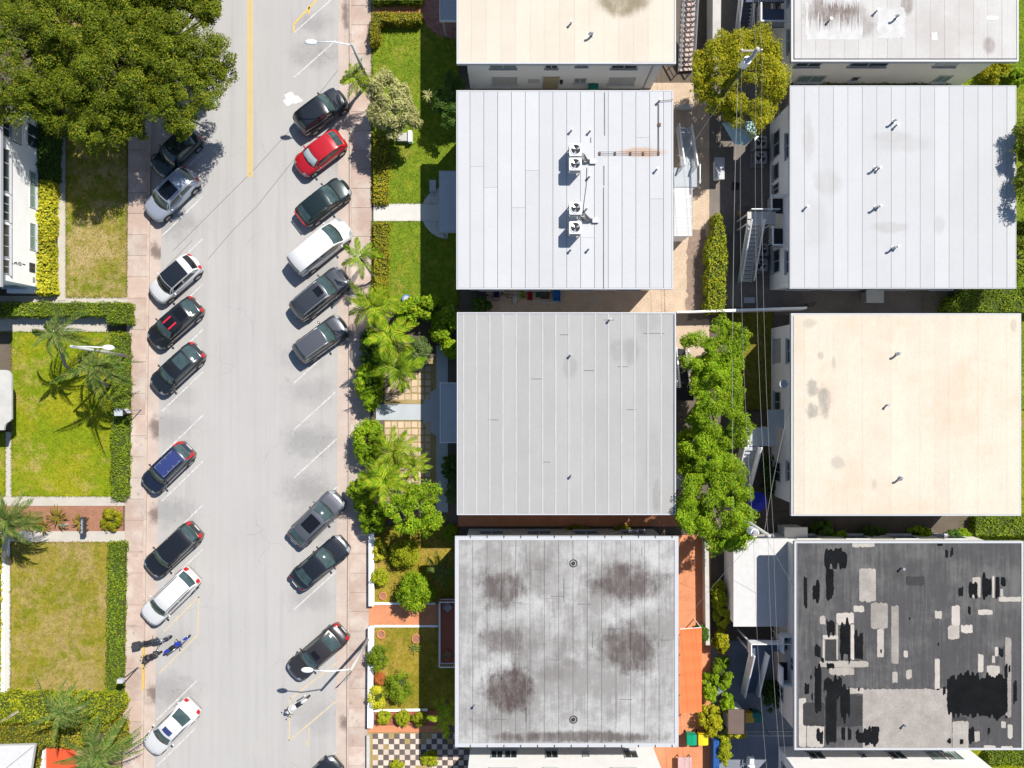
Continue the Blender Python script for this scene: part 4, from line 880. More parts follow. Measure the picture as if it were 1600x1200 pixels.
# yard trees
tree(1157, 124, 5.2, (3.2,3.4,1.9), 'golden green leafy tree round the northern utility pole', 'leaf_gold', 150, 400, .54, .125, 21, .22, base=tuple(W(1128,170)[:2]), limbs=16, irregular=.15)
GY = 'bright green yard trees behind the blocks'
tree(1117, 556, 5.0, (1.95,2.3,1.7), 'bright green yard tree flecked with white blossom beside the small lawn', 'leaf_bright', 75, 380, .43, .12, 22, .16, group=GY, irregular=.35)
tree(1118, 636, 5.0, (2.1,2.9,1.8), 'bright green yard tree between grey ribbed roof and peach roof', 'leaf_bright', 100, 380, .44, .12, 23, .18, group=GY, irregular=.35)
tree(1118, 785, 5.6, (2.35,3.4,2.1), 'tall bright green yard tree by the southern utility pole', 'leaf_bright', 130, 400, .46, .12, 24, .22, group=GY, irregular=.35)
tree(1073, 705, 3.4, (.65,1.5,1.0), 'small yard tree against the ribbed roof block wall', 'leaf_bright', 24, 200, .36, .15, 25, .09, group=GY)
tree(1083, 802, 4.4, (1.0,1.2,1.1), 'small leafy tree at the ribbed roof corner over the red terrace', 'leaf_bright', 26, 220, .40, .15, 26, .10, group=GY)
tree(1628, 250, 7.0, (2.0,3.5,1.4), 'leafy tree overhanging the white gooseneck roof edge', 'leaf_ficus', 70, 300, .44, .125, 27, .2, base=tuple(W(1600,262)[:2]), irregular=.4)
tree(1100, 715, 4.6, (1.6,1.8,1.5), 'leafy yard tree filling the gap by the white lean-to roof', 'leaf_bright', 60, 340, .42, .12, 29, .12, group=GY, irregular=.35)
tree(1597, 400, 5.0, (1.2,2.2,1.6), 'leafy tree below the overhanging one beyond the white roof', 'leaf_ficus', 40, 220, .46, .15, 28, .14)
# pale shaggy tree: heads of strap leaves
pt = tree(612, 168, 3.4, (1.75,2.05,1.2), 'pale shaggy tree with strappy leaf heads on the green lawn', 'leaf_pale', 95, 120, .38, .32, 31, .14, bark='bark_pale', aspect=.22, irregular=.35, flat=.8)
rosette(669, 149, .55, 16, 'lone pale leaf head on a thin stem in the building shade', 'leaf_pale', seed=3, h=2.0, name='spiky_plant')
tree(704, 155, 2.6, (1.1,1.7,1.0), 'dark shrub tree in the gap between cream and white blocks', 'leaf_dark', 34, 150, .34, .14, 32, .08)
# palms east side
palm(557, 124, 3.2, 1.25, 15, 'small feather palm beside the first street lamp', 'leaf_palm_y', base=tuple(W(572,132)[:2]), seed=1, trunk=.09)
palm(562, 402, 3.4, 1.45, 9, 'thin palm leaning over the pavement by the white van', 'leaf_palm', base=tuple(W(588,437)[:2]), seed=2, trunk=.07)
palm(583, 478, 3.6, 1.75, 20, 'yellow green feather palm at the lawn end', 'leaf_palm_y', seed=3)
palm(608, 524, 4.2, 1.9, 16, 'feather palm above the round grey-green bush', 'leaf_palm_y', seed=4)
palm(619, 574, 4.0, 1.8, 17, 'feather palm beside the sandstone pavers north of the walk', 'leaf_palm', seed=5)
palm(615, 706, 4.0, 1.7, 15, 'feather palm beside the sandstone pavers south of the walk', 'leaf_palm_y', seed=6)
palm(601, 752, 4.2, 1.9, 18, 'big feather palm over the bush row', 'leaf_palm_y', seed=7)
palm(645, 728, 3.0, 1.15, 12, 'small palm in the middle of the sandstone pavers', 'leaf_palm_y', seed=8, trunk=.07)
palm(694, 1121, 2.8, 1.5, 12, 'fan of palm fronds against the stained block corner', 'leaf_palm_y', seed=9, trunk=.08)
palm(690, 893, 2.4, 1.3, 11, 'dark palm in shade beside the stained block', 'leaf_palm_d', seed=10, trunk=.08)
# palms west side
palm(86, 521, 6.0, 1.75, 13, 'coconut palm leaning over the path below the clipped hedge', 'coco', base=tuple(W(122,587)[:2]), seed=11, trunk=.13)
palm(146, 571, 6.0, 1.95, 14, 'coconut palm leaning over the patchy lawn by the lamp', 'coco', base=tuple(W(172,604)[:2]), seed=12, trunk=.13)
palm(14, 812, 5.0, 1.85, 22, 'feathery palm at the end of the mulch bed', 'leaf_palm_d', base=tuple(W(17,880)[:2]), seed=13, trunk=.16)
palm(95, 1112, 5.6, 1.75, 16, 'coconut palm over the yellow hedge at the corner', 'coco', base=tuple(W(140,1098)[:2]), seed=14, trunk=.13)
palm(152, 1178, 6.0, 2.05, 24, 'large coconut palm over the red terrace corner', 'coco', base=tuple(W(165,1140)[:2]), seed=15, trunk=.15)
# hedges
GH = 'clipped hedges'
hedge([(57,282),(81,282),(79,400),(80,458),(57,458)], 1.0, 'bright yellow croton hedge along the white wall', 'leaf_croton', 230, .20, seed=2, rough=.12)
hedge([(57,190),(88,190),(84,281),(57,281)], 1.0, 'dark green hedge in tree shade along the white wall', 'leaf_dark', 170, .18, seed=3, rough=.12)
hedge([(-60,474),(199.5,473),(201,506),(167,504),(167,493),(-60,494)], 1.15, 'clipped green hedge with an L shaped end at the pavement', 'leaf_hedge', 210, .12, seed=4, group=None)
hedge([(173,520),(200.5,520),(201,640),(200,700),(199,776),(191,783),(174,780)], .55, 'low clipped hedge between patchy lawn and pavement', 'leaf_hedge', 210, .12, seed=5)
hedge([(169,847),(195.5,846),(193,1000),(191,1092),(165,1092)], .45, 'low clipped hedge between dry lawn and pavement', 'leaf_hedge', 210, .12, seed=6)
hedge([(-60,1087),(186,1090),(191,1100),(190,1108),(180,1122),(170,1128),(-60,1131)], 1.3, 'thick yellow green hedge with a rounded end', 'leaf_lime', 190, .14, seed=7, rough=.10)
hedge([(-60,1136),(190,1130),(197,1160),(196,1172),(62,1166),(55,1210),(-60,1166)], 1.0, 'second yellow green hedge below the thick one', 'leaf_olive', 170, .14, seed=8, rough=.12)
hedge([(-60,846),(1,846),(-1,1086),(-60,1086)], 0.9, 'yellow hedge behind the low white wall', 'leaf_croton', 180, .16, seed=9)
hedge([(583,20),(592,19),(657,21),(658,33),(597,33),(591,40),(591,64),(579,68),(578,44)], 1.0, 'hook shaped clipped hedge beside the terracotta walk', 'leaf_olive', 330, .12, seed=10)
hedge([(580,-60),(658,-60),(658,1),(580,1)], 1.0, 'clipped hedge on the far side of the terracotta walk', 'leaf_hedge', 180, .11, seed=11)
hedge([(584,212),(606,212),(604,318),(584,318)], .6, 'thin golden hedge beside the pavement north of the white walk', 'leaf_olive', 290, .13, seed=12, rough=.12)
hedge([(584,348),(606,348),(604,462),(585,462)], .6, 'thin olive hedge beside the pavement south of the white walk', 'leaf_olive', 290, .13, seed=13, rough=.12)
hedge([(1118,334),(1125,333),(1132,360),(1136,400),(1133,440),(1132,488),(1105,488),(1107,440),(1107,385),(1114,370)], 1.5, 'narrow bright hedge down the alley', 'leaf_lime', 200, .14, seed=14, rough=.14)
hedge([(1482,470),(1500,456),(1560,447),(1640,444),(1640,488),(1478,488)], 1.2, 'bright green hedge at the end of the dark passage', 'leaf_hedge', 210, .13, seed=15)
hedge([(1526,808),(1640,808),(1640,838),(1523,836)], 1.0, 'bright green hedge between peach roof and black roof', 'leaf_hedge', 210, .13, seed=16)
hedge([(1548,1180),(1640,1180),(1640,1194),(1545,1194)], 1.0, 'green hedge beside the southern white block', 'leaf_hedge', 190, .13, seed=17)
hedge([(1236,120),(1480,122),(1484,134),(1236,134)], .7, 'dark low hedge at the foot of the stained roof block', 'leaf_dark', 170, .14, seed=18, rough=.12)
# bushes
bush(578, 600, 22, 'dense green bush north of the pale walk', 'leaf_bright', 2.2, 41, .17, ry=40)
bush(575, 690, 23, 'dense green bush south of the pale walk', 'leaf_bright', 2.3, 42, .17, ry=36)
bush(566, 770, 20, 'leafy bush reaching over the parked grey car', 'leaf_bright', 2.2, 43, .17, ry=30)
bush(582, 812, 22, 'leafy bush beside the red flowering shrub', 'leaf_bright', 1.8, 44, .17, ry=24)
bush(578, 545, 17, 'dark bush under the feather palms', 'leaf_dark', 1.8, 45, .16, ry=34)
tree(652, 796, 4.2, (1.75,1.8,1.5), 'round green tree at the corner of the paver yard', 'leaf_bright', 48, 260, .42, .15, 46, .12)
bush(655, 551, 21, 'round grey-green bush beside the side walk', 'leaf_grey', 1.7, 47, .12, ry=25)
for i, (x, y, r_, l) in enumerate(((640,486,18,'light green frangipani bush next to the yellow palm'),(672,482,19,'light green frangipani bush at the lawn edge'),(700,498,18,'light green frangipani bush at the ribbed roof corner'),(688,520,14,'light green frangipani bush over the side walk'),(706,545,12,'frangipani bush against the ribbed roof wall'))):
    bush(x, y, r_, l, 'leaf_bright', 2.4 if i < 3 else 1.8, 50+i, .24, .8, clr=.3)
bush(702, 730, 13, 'dark clipped bush in the building shade', 'leaf_dark', 1.4, 56, .14, ry=22)
bush(707, 768, 9, 'shaded flowering bush by the ribbed roof wall', 'leaf_grey', 1.4, 57, .14, ry=22)
bush(594, 812, 8, 'red flowering shrub beside the corner tree', 'leaf_red', 1.2, 58, .14)
bush(750, 476, 20, 'dark bush at the mouth of the gravel passage', 'leaf_dark', 1.2, 59, .15, ry=10)
GS = 'shrubs on the golden lawn'
bush(593, 860, 11, 'orange tinged croton shrub beside the low white wall', 'leaf_croton', .9, 61, .13, ry=17)
bush(632, 866, 23, 'large round olive green shrub on the golden lawn', 'leaf_lime', 1.7, 62, .13)
bush(594, 901, 14, 'small round yellow green shrub near the low wall', 'leaf_lime', 1.0, 63, .13)
bush(649, 925, 29, 'largest leafy round shrub beside the terracotta walk', 'leaf_bright', 2.4, 64, .15, ry=30)
bush(590, 1028, 18, 'clipped ball shrub overhanging the low white wall', 'leaf_hedge', 1.5, 65, .11, ry=20)
bush(623, 1074, 22, 'large clipped ball shrub on the golden lawn', 'leaf_hedge', 1.6, 66, .11, ry=25)
bush(588, 1088, 15, 'bright yellow clipped ball shrub', 'leaf_croton', 1.2, 67, .11, ry=17)
bush(592, 1060, 9, 'rust red shrub between the ball shrubs', 'leaf_red', .8, 68, .12)
for i, (x, y) in enumerate(((600,1122),(629,1122),(656,1123))):
    bush(x, y, 10.5, ('small lime bush at the pavement end of the red strip', 'small lime bush in the middle of the red strip', 'small lime bush at the palm end of the red strip')[i], 'leaf_lime', .8, 70+i, .12)
bush(703, 832, 8, 'small bush at the stained roof corner', 'leaf_bright', 1.2, 74, .14, ry=14)
for i, (x, y, rx_, ry_, m_, l) in enumerate(((1124,930,11,22,'leaf_lime','uppermost yellow green bush of the alley row'),(1128,962,12,18,'leaf_lime','yellow green bush beside the white shed'),(1127,1000,12,22,'leaf_gold','golden bush of the alley row'),(1129,1052,15,26,'leaf_bright','large green bush of the alley row'),(1108,1075,11,24,'leaf_bright','green bush against the orange awning'),(1112,1125,17,24,'leaf_gold','golden bush below the orange awning'),(1137,1100,9,14,'leaf_bright','green bush above the brown shed'),(1150,1144,15,5,'leaf_croton','yellow flowering bush below the brown shed'),(1131,1170,9,26,'leaf_lime','yellow green bush beside the blue tarp'),(1098,990,6,10,'leaf_dark','dark potted bush at the awning corner'))):
    bush(x, y, rx_, l, m_, 1.6, 80+i, .17, 1.2, ry=ry_, clr=.22)
for i, (x, y, rx_, l) in enumerate(((1285,826,20,'leafy bush at the alley end of the planted gap'),(1306,836,18,'lime bush close to the black roof edge'),(1366,832,22,'feathery bush in the middle of the planted gap'),(1436,834,22,'spreading bush in the planted gap'),(1486,838,10,'small bush near the bright hedge'),(1505,838,8,'smallest bush beside the bright hedge'))):
    bush(x, y, rx_, l, 'leaf_bright' if i % 2 else 'leaf_dark', 1.3, 95+i, .17, ry=11)
bush(1205, 745, 16, 'weedy shrub in the alley by the utility pole', 'leaf_dark', 1.0, 101, .15, ry=40); bush(1222, 703, 8, 'potted shrub on the rear landing', 'leaf_bright', 1.0, 102, .14, z0=.1)
bush(1205, 1085, 13, 'dark shrub in the stair well of the black roofed block', 'leaf_dark', 1.6, 103, .15, ry=26)
bush(902, 827, 20, 'olive bush on the earth beside the red walkway', 'leaf_olive', .6, 104, .13, ry=6); bush(973, 827, 14, 'second olive bush beside the red walkway', 'leaf_olive', .6, 105, .13, ry=6)
for i, (x, y) in enumerate(((1340,118),(1365,117),(1383,112),(1424,118),(1440,110),(1462,112))):
    rosette(x, y, .75, 18, ('spiky plant below the small window of the stained block', 'spiky plant right of the small window', 'thin spiky plant on a tall stem', 'spiky plant before the far window', 'tall spiky plant beside the far window', 'bushy spiky plant at the far window')[i], 'leaf_palm_d', seed=30+i, h=1.1 if i in (2,4) else .6)
for i, (x, y, L, l) in enumerate(((52,815,.95,'rust tinged bromeliad next to the feathery palm'),(92,808,1.0,'rust tinged bromeliad in the middle of the mulch bed'),(126,815,.75,'rust tinged bromeliad beside the notice board'),(68,822,.8,'low bromeliad spilling over the path'))):
    rosette(x, y, L, 20, l, 'leaf_brom', seed=40+i, h=.35, name='bromeliad')
bush(174, 812, 17, 'yellow green cycad-like shrub at the pavement end of the mulch bed', 'leaf_gold', .7, 107, .22, ry=17, aspect=.3)
rosette(648, 1012, .6, 10, 'small green agave on the golden lawn', 'leaf_palm_d', seed=50, h=.25, name='agave')
for i, (x, y) in enumerate(((1562,106),(1590,120),(1548,116))): bush(x, y, 14, ('yellow green shrub at the far corner of the stained block','green shrub at the lawn edge','yellow shrub beside the downpipe')[i], 'leaf_gold' if i != 1 else 'leaf_bright', 1.2, 110+i, .16)
bush(672, 1186, 12, 'weedy plant growing through the chequered tiles', 'leaf_lime', .4, 115, .14, .6); bush(620, 1197, 9, 'lime weed among the chequered tiles', 'leaf_lime', .5, 116, .13, .6)
# grass blades over the lawns, one mass
def grass(name, polys, mat, dens, seed, label):
    r = np.random.default_rng(seed); Vs = []
    for poly, z in polys:
        P = np.array(pxpoly(poly)); mn, mx = P.min(0), P.max(0); mn = np.maximum(mn, [-42, -31]); mx = np.minimum(mx, [42, 31])
        if (mx <= mn).any(): continue
        N = int(np.prod(mx-mn)*dens); Q = r.uniform(mn, mx, (N, 2)); ins = np.zeros(N, bool); n = len(P)
        for k in range(n):
            x1, y1 = P[k]; x2, y2 = P[(k+1)%n]; c = ((y1 > Q[:, 1]) != (y2 > Q[:, 1])); xi = (x2-x1)*(Q[:, 1]-y1)/((y2-y1) if abs(y2-y1) > 1e-9 else 1e-9)+x1; ins ^= c & (Q[:, 0] < xi)
        Q = Q[ins]; n = len(Q); C = np.column_stack([Q, np.full(n, z+.02)]); Nn = r.normal(size=(n, 3)); Nn[:, 2] *= .9
        Vs.append(leaf_arrays(C, Nn, r.uniform(.07, .16, n), .28, r))
        for k in range(len(P)):
            a_, b_ = P[k], P[(k+1) % len(P)]; L_ = np.linalg.norm(b_-a_); q_ = int(min(L_, 60)*60)
            u_ = r.uniform(0, 1, q_)[:, None]; E = a_ + (b_-a_)*u_ + r.normal(size=(q_, 2))*.05; E = E[(np.abs(E[:, 0]) < 42) & (np.abs(E[:, 1]) < 31)]
            if len(E): Vs.append(leaf_arrays(np.column_stack([E, np.full(len(E), z+.015)]), r.normal(size=(len(E), 3)), r.uniform(.08, .18, len(E)), .28, r))
    me = leafmesh(name, np.vstack(Vs), mat); o = link(name, me); return tag(o, label, 'grass', None, 'stuff')
for i, mt in enumerate(('lawn_fresh','lawn_mixed','lawn_dry','lawn_gold','lawn_shade','lawn_tan')):
    pl = [(p, z) for p, z, m_ in LAWNS if m_ == mt]
    grass('grass', pl, M[mt], 130, 200+i, {'lawn_tan':'tan and green grass blades on the hedged lawn','lawn_fresh':'fresh green grass blades','lawn_mixed':'patchy yellowing grass blades','lawn_dry':'dry tan grass blades','lawn_gold':'golden grass blades around the ball shrubs','lawn_shade':'shaded grass blades behind the yard trees'}[mt])
# ------------------------------------------------------------------ vehicles
def paint(name, col, metallic=.25, rough=.28): return plain(name, col, rough, .03, .8, metallic=metallic, spec=.5, coat=1.0)
P = {'black': paint('paint_black', (.012,.013,.016), .1), 'black2': paint('paint_black2', (.018,.022,.028), .3), 'navy': paint('paint_navy', (.018,.026,.055), .4), 'white': paint('paint_car_white', (.64,.64,.64), 0, .35),
     'silver': paint('paint_silver', (.40,.43,.48), .5), 'silverblue': paint('paint_silverblue', (.46,.50,.58), .4), 'grey': paint('paint_grey', (.15,.155,.175), .5), 'greydark': paint('paint_greydark', (.07,.075,.088), .5),
     'red': paint('paint_red', (.50,.010,.016), .15), 'brown': paint('paint_brown', (.060,.052,.052), .5), 'green': paint('paint_greenblack', (.018,.032,.032), .4), 'blue': paint('paint_blue', (.015,.045,.45), .2)}
M['carglass'] = plain('carglass', (.045,.075,.075), .05, .6, 2.2, spec=.8)  # teal of the sky's reflection is put into the glass colour
M['cartint'] = plain('cartint', (.008,.009,.011), .06, .2, 1.5, spec=.6)
M['tyre'] = plain('tyre', (.018,.018,.018), .85, .1); M['rim'] = plain('rim', (.45,.46,.48), .3, .1, metallic=.8)
M['headlight'] = plain('headlight', (.30,.32,.34), .12, .2, 6.0, spec=.6); M['taillight'] = plain('taillight', (.42,.012,.014), .15, .1, spec=.6)
M['trimblack'] = plain('trimblack', (.014,.014,.015), .5, .1); M['sunshade'] = plain('sunshade', (.55,.62,.62), .5, .1); M['decal_red'] = plain('decal_red', (.60,.02,.04), .4, .05)
M['rail_silver'] = plain('rail_silver', (.55,.56,.58), .3, .05, metallic=.6); M['plate'] = plain('plate', (.6,.6,.6), .5, .1)
M['panel_blue'] = plain('panel_blue', (.035,.05,.17), .12, .15, 2.0, spec=.7); M['seat_black'] = plain('seat_black', (.02,.02,.022), .55, .15)
KIND = {  # fractions of length from the front: windscreen base, roof front, roof rear, rear glass base; heights
 'sedan': dict(f=(.285,.44,.70,.865), belt=.93, roof=1.44, hood=.74, tail=.98, rw=.74), 'suv': dict(f=(.255,.39,.875,.965), belt=1.05, roof=1.66, hood=.88, tail=1.05, rw=.78),
 'hatch': dict(f=(.245,.40,.80,.945), belt=.98, roof=1.52, hood=.80, tail=1.0, rw=.76), 'van': dict(f=(.17,.315,.93,.985), belt=1.08, roof=1.76, hood=.92, tail=1.08, rw=.82), 'coupe': dict(f=(.30,.46,.66,.90), belt=.93, roof=1.40, hood=.74, tail=.98, rw=.72)}
def lerp(a, b, t): return a + (b-a)*t
def car(label, rear, front, paintkey, kind='suv', width=1.84, extra=(), name='parked_car', glass='carglass', wheelcol='rim'):
    R = W(*rear, .55); F = W(*front, .55); d = F-R; L = d.length; rz = math.atan2(d.y, d.x); c = (R+F)/2
    t = thing(name, (c.x, c.y, .012), label, 'car', 'cars parked in the angled bays', rz); pm = P[paintkey]; K = KIND[kind]
    X = lambda f: L*(.5-f); hw = width/2; fb, fr, rr, rb = K['f']; belt, roof, hood, tail = K['belt'], K['roof'], K['hood'], K['tail']
    st = [0, .012, .04, .09, .16, fb, (fb+fr)/2, .5, .66, .78, rb, .965 if rb < .96 else .975, .992, 1.0]; st = sorted(set(st))
    def wid(f):
        if f < .16: return lerp(.72, 1.0, math.sin(min(1, f/.16)*math.pi/2)**.75)
        if f > .84: return lerp(.80, 1.0, math.sin(min(1, (1-f)/.16)*math.pi/2)**.75)
        return 1.0
    def deck(f):
        if f <= .02: return lerp(.56, hood-.08, f/.02)
        if f <= .09: return lerp(hood-.08, hood+.02, (f-.02)/.07)
        if f <= fb: return lerp(hood+.02, belt-.01, ((f-.09)/(fb-.09))**.8)
        if f <= rb: return lerp(belt-.01, tail, (f-fb)/(rb-fb))
        if f <= .98: return lerp(tail, tail-.10, (f-rb)/max(.001, .98-rb))
        return lerp(tail-.10, .60, min(1, (f-.98)/.02))
    def bow(f, y):
        q = (abs(y)/hw)**2.2
        return -q*.24*max(0, 1-f/.09) + q*.16*max(0, 1-(1-f)/.06)
    def skin(f, s):      # point on the body top at fraction s of the half width
        a = abs(s); w = hw*wid(f); z = deck(f); cr = .045 if .05 < f < .95 else .0
        K_ = [(0, z+cr), (.45, z+cr*.85), (.78, z+cr*.35), (.93, z-.035), (.985, lerp(.52, z, .62)), (1.0, .52)]
        for (s0, z0), (s1, z1) in zip(K_[:-1], K_[1:]):
            if a <= s1: break
        y = s*w; return Vector((X(f)+bow(f, y), y, lerp(z0, z1, min(1, (a-s0)/(s1-s0)))))
    m = MB(); rings = []
    for f in st:
        w = hw*wid(f); z = deck(f); x = X(f); cr = .045 if .05 < f < .95 else .0
        half = [(w*.86, .20), (w*.97, .34), (w, .52), (w*.985, lerp(.52, z, .62)), (w*.93, z-.035), (w*.78, z+cr*.35), (w*.45, z+cr*.85), (0, z+cr)]
        zb = min(z-.02, .52)
        half = [(a, min(b, z+cr)) for a, b in half]
        ring = [(x + bow(f, y), y, zz) for y, zz in [(a, b) for a, b in half] + [(-a, b) for a, b in half[-2::-1]]]
        rings.append(ring)
    m.grid(rings); i0 = len(m.v); n = len(rings[0])
    m.f.append(tuple(range(n-1, -1, -1))); m.f.append(tuple((len(st)-1)*n + q for q in range(n)))
    for a in range(len(st)-1): m.f.append((a*n, (a+1)*n, (a+1)*n+n-1, a*n+n-1))
    # cabin shell
    vs = [-1+.25*i for i in range(9)]; wb = hw*.90; wr = hw*K['rw']
    F0 = lambda v: Vector((X(fb)-.18*v*v+.05, v*wb, belt+.005+.03*(1-v*v)))
    F1 = lambda v: Vector((X(fr)-.09*v*v, v*wr, roof-.015-.045*v*v))
    R1 = lambda v: Vector((X(rr)+.05*v*v, v*wr*.97, roof-.05-.05*v*v))
    R0 = lambda v: Vector((X(rb)+.10*v*v-.02, v*wb*.92, tail+.005+.02*(1-v*v)))
    mid = lambda v, u: lerp(F1(v), R1(v), u) + Vector((0, 0, .045*math.sin(math.pi*u)))
    ws = lambda u, v: lerp(F0(v), F1(v), u) + Vector((.05*math.sin(math.pi*u), 0, .03*math.sin(math.pi*u)))
    rs = lambda u, v: lerp(R1(v), R0(v), u) + Vector((-.03*math.sin(math.pi*u), 0, .03*math.sin(math.pi*u)))
    us = [i/5 for i in range(6)]
    rows = [[ws(u, v) for v in vs] for u in us] + [[mid(v, u) for v in vs] for u in us[1:]] + [[rs(u, v) for v in vs] for u in us[1:]]
    m.grid(rows)
    side = {}
    for sg in (-1, 1):
        def S(s, tt, sg=sg):
            top = mid(sg, s); bot = lerp(F0(sg), R0(sg), s); p = lerp(top, bot, tt); p.y += sg*.03*math.sin(math.pi*tt)*1.0 + sg*.02*tt*math.sin(math.pi*s); return p
        side[sg] = S; m.grid([[S(s, tt) for s in [i/8 for i in range(9)]] for tt in [0, .33, .66, 1]])
    body = m.build('body', pm, t, smooth=True, local=True)
    def patch(fn, us_, vs_, mat, nm, off=(0, 0, .008), parent=None, label=None):
        q = MB(); o_ = Vector(off); q.grid([[fn(u, v)+o_ for v in vs_] for u in us_]); return q.build(nm, mat, parent or t, smooth=True, local=True, label=label)
    lin = lambda a, b, n=7: [lerp(a, b, i/(n-1)) for i in range(n)]
    gm = M[glass]
    w_ = patch(ws, lin(.07, .95), lin(-.90, .90, 9), gm, 'windscreen', (.010, 0, .010)); patch(rs, lin(.07, .90), lin(-.84, .84, 9), gm, 'rear_window', (-.010, 0, .010))
    patch(ws, lin(-.04, .06, 3), lin(-.86, .86, 9), M['trimblack'], 'cowl', (.012, 0, .010))
    wp = MB()
    for v0, v1 in ((-.55, .05), (.05, .6)): wp.tube([ws(.07, v0)+Vector((.02,0,.03)), ws(.16, v1)+Vector((.02,0,.035))], .012, 5)
    wp.build('wiper', M['trimblack'], w_, local=True)
    for sg in (-1, 1):
        for a, b in ((.07, .45), (.49, .86)): patch(side[sg], lin(a, b, 5), lin(.16, .90, 4), gm, 'side_window', (0, sg*.012, .004))
        q = MB(); q.ell((X(fb)-.42, sg*(hw+.085), belt+.02), .075, .105, .07, 8, 6); q.bar((X(fb)-.40, sg*(hw-.06), belt), (X(fb)-.42, sg*(hw+.06), belt+.01), .05); q.build('side_mirror', pm if paintkey not in ('white',) else P['white'], t, smooth=True, local=True)
        patch(skin, lin(.010, .072, 5), lin(sg*.58, sg*.95, 5), M['headlight'], 'headlight', (.010, 0, .012)); patch(skin, lin(.955, .996, 4), lin(sg*.60, sg*.97, 5), M['taillight'], 'taillight', (-.010, 0, .014))
        for xf in (.185, .80):
            wx = X(xf); q = MB(); yo = sg*(hw-.225); q.tube([(wx, yo, .34), (wx, sg*(hw+.006), .34)], .335, 20); wl = q.build('wheel', M['tyre'], t, local=True)
            q = MB(); q.tube([(wx, sg*(hw-.01), .34), (wx, sg*(hw+.012), .34)], .225, 16); q.build('rim', M[wheelcol], wl, local=True)
            q = MB(); q.tube([(wx, sg*(hw-.14), .40), (wx, sg*(hw+.003), .40)], .40, 20); q.build('wheel_arch', M['trimblack'], t, local=True)
    # hood and rear panel gaps
    hoodf = lambda f, v: Vector((X(f)-.10*v*v*(1-(f/fb)) , v*hw*wid(f)*.80, deck(f)+.045*(1-.55*v*v)-.004))
    patch(hoodf, lin(.055, fb-.022, 6), lin(-.93, .93, 9), pm, 'bonnet', (0, 0, .012))
    q = MB(); q.box(-L/2-.012, -.26, .60, -L/2+.03, .26, .72); q.build('number_plate', M['plate'], t, local=True)
    for e in extra:
        if e == 'rails':
            for sg in (-1, 1):
                q = MB(); q.tube([mid(sg*.90, u)+Vector((0,0,.055 if 0.03 < u < .97 else .0)) for u in lin(0, 1, 9)], .022, 6); q.build('roof_rail', M['rail_silver'], t, local=True)
        elif e == 'railsblack':
            for sg in (-1, 1):
                q = MB(); q.tube([mid(sg*.90, u)+Vector((0,0,.055 if 0.03 < u < .97 else .0)) for u in lin(0, 1, 9)], .022, 6); q.build('roof_rail', M['trimblack'], t, local=True)
        elif e[0] == 'roofpanel':
            patch(lambda u, v: mid(v, u), lin(e[1], e[2]), lin(e[3], e[4], 9), M[e[5]] if e[5] in M else P[e[5]], e[6] if len(e) > 6 else 'roof_panel', (0, 0, .012))
        elif e[0] == 'ws': patch(ws, lin(.10, .90), lin(-.80, .80, 9), M[e[1]], 'sunshade', (.012, 0, .013), w_)
        elif e[0] == 'hoodstripe': patch(hoodf, lin(.06, fb-.03, 6), lin(e[1], e[2], 3), M[e[3]], 'hood_stripe', (0, 0, .018))
        elif e[0] == 'grid':
            for i in range(4):
                q = MB(); u = .06+i*.25; a = mid(-.72, u)+Vector((0,0,.018)); b = mid(.72, u)+Vector((0,0,.018)); q.bar(a, b, .03, .012); q.build('roof_strip', M['rail_silver'], t, local=True)
            for v in (-.72, .72):
                q = MB(); q.tube([mid(v, u)+Vector((0,0,.018)) for u in lin(.06, .9, 6)], .016, 4); q.build('roof_strip', M['rail_silver'], t, local=True)
        elif e == 'spoiler':
            q = MB(); q.grid([[rs(u, v)+Vector((0,0,.03)) for v in lin(-.85,.85,9)] for u in (-.02, .12)]); q.build('spoiler', pm, t, smooth=True, local=True)
        elif e == 'tailbar':
            q = MB(); q.box(-L/2+.03, -hw*.7, tail-.11, -L/2+.10, hw*.7, tail-.05); q.build('tail_light_bar', M['taillight'], t, local=True)
        elif e == 'bigtail':
            for sg in (-1, 1): patch(rs, lin(.15, 1.0, 4), lin(sg*.86, sg*1.02, 3), M['taillight'], 'taillight', (-.02, sg*.012, .016))
    return t
car('black saloon half in the tree shade nosed to the kerb', (309,206), (243,269), 'green', 'sedan')
car('silver blue hatchback with dark roof panel below the shaded black saloon', (304,271), (235,339), 'silverblue', 'suv', extra=[('roofpanel',.02,.55,-.72,.72,'cartint','sunroof'),'rails'])
car('white compact SUV with black roof', (309,407), (241,466), 'white', 'suv', 1.80, extra=[('roofpanel',.0,.80,-.97,.97,'black2','black_roof'),'spoiler'], glass='cartint')
car('black car with red stripes framing its sunroof', (311,473), (238,537), 'black', 'hatch', 1.82, extra=[('roofpanel',.0,.42,-.52,-.34,'decal_red','roof_stripe'),('roofpanel',.0,.42,.34,.52,'decal_red','roof_stripe'),('roofpanel',.0,.42,-.33,.33,'cartint','sunroof'),('roofpanel',.56,.95,-.7,.7,'cartint','rear_roof_glass'),'spoiler'])
car('black car with glass roof beneath the lamp and palms', (313,544), (243,609), 'black2', 'hatch', 1.82, extra=[('roofpanel',.45,.95,-.75,.75,'carglass','glass_roof')])
car('dark navy wagon with blue gridded roof', (297,698), (230,763), 'navy', 'suv', 1.78, extra=[('roofpanel',.05,.93,-.74,.74,'panel_blue','roof_panel'),('grid',),'bigtail'])
car('glossy black SUV with red tail lamps near the chequered lawn path', (309,824), (234,893), 'black', 'suv', 1.86, extra=['spoiler'])
car('white wagon with roof rails beside the motorcycles', (305,895), (229,969), 'white', 'suv', 1.84, extra=['railsblack','spoiler'])
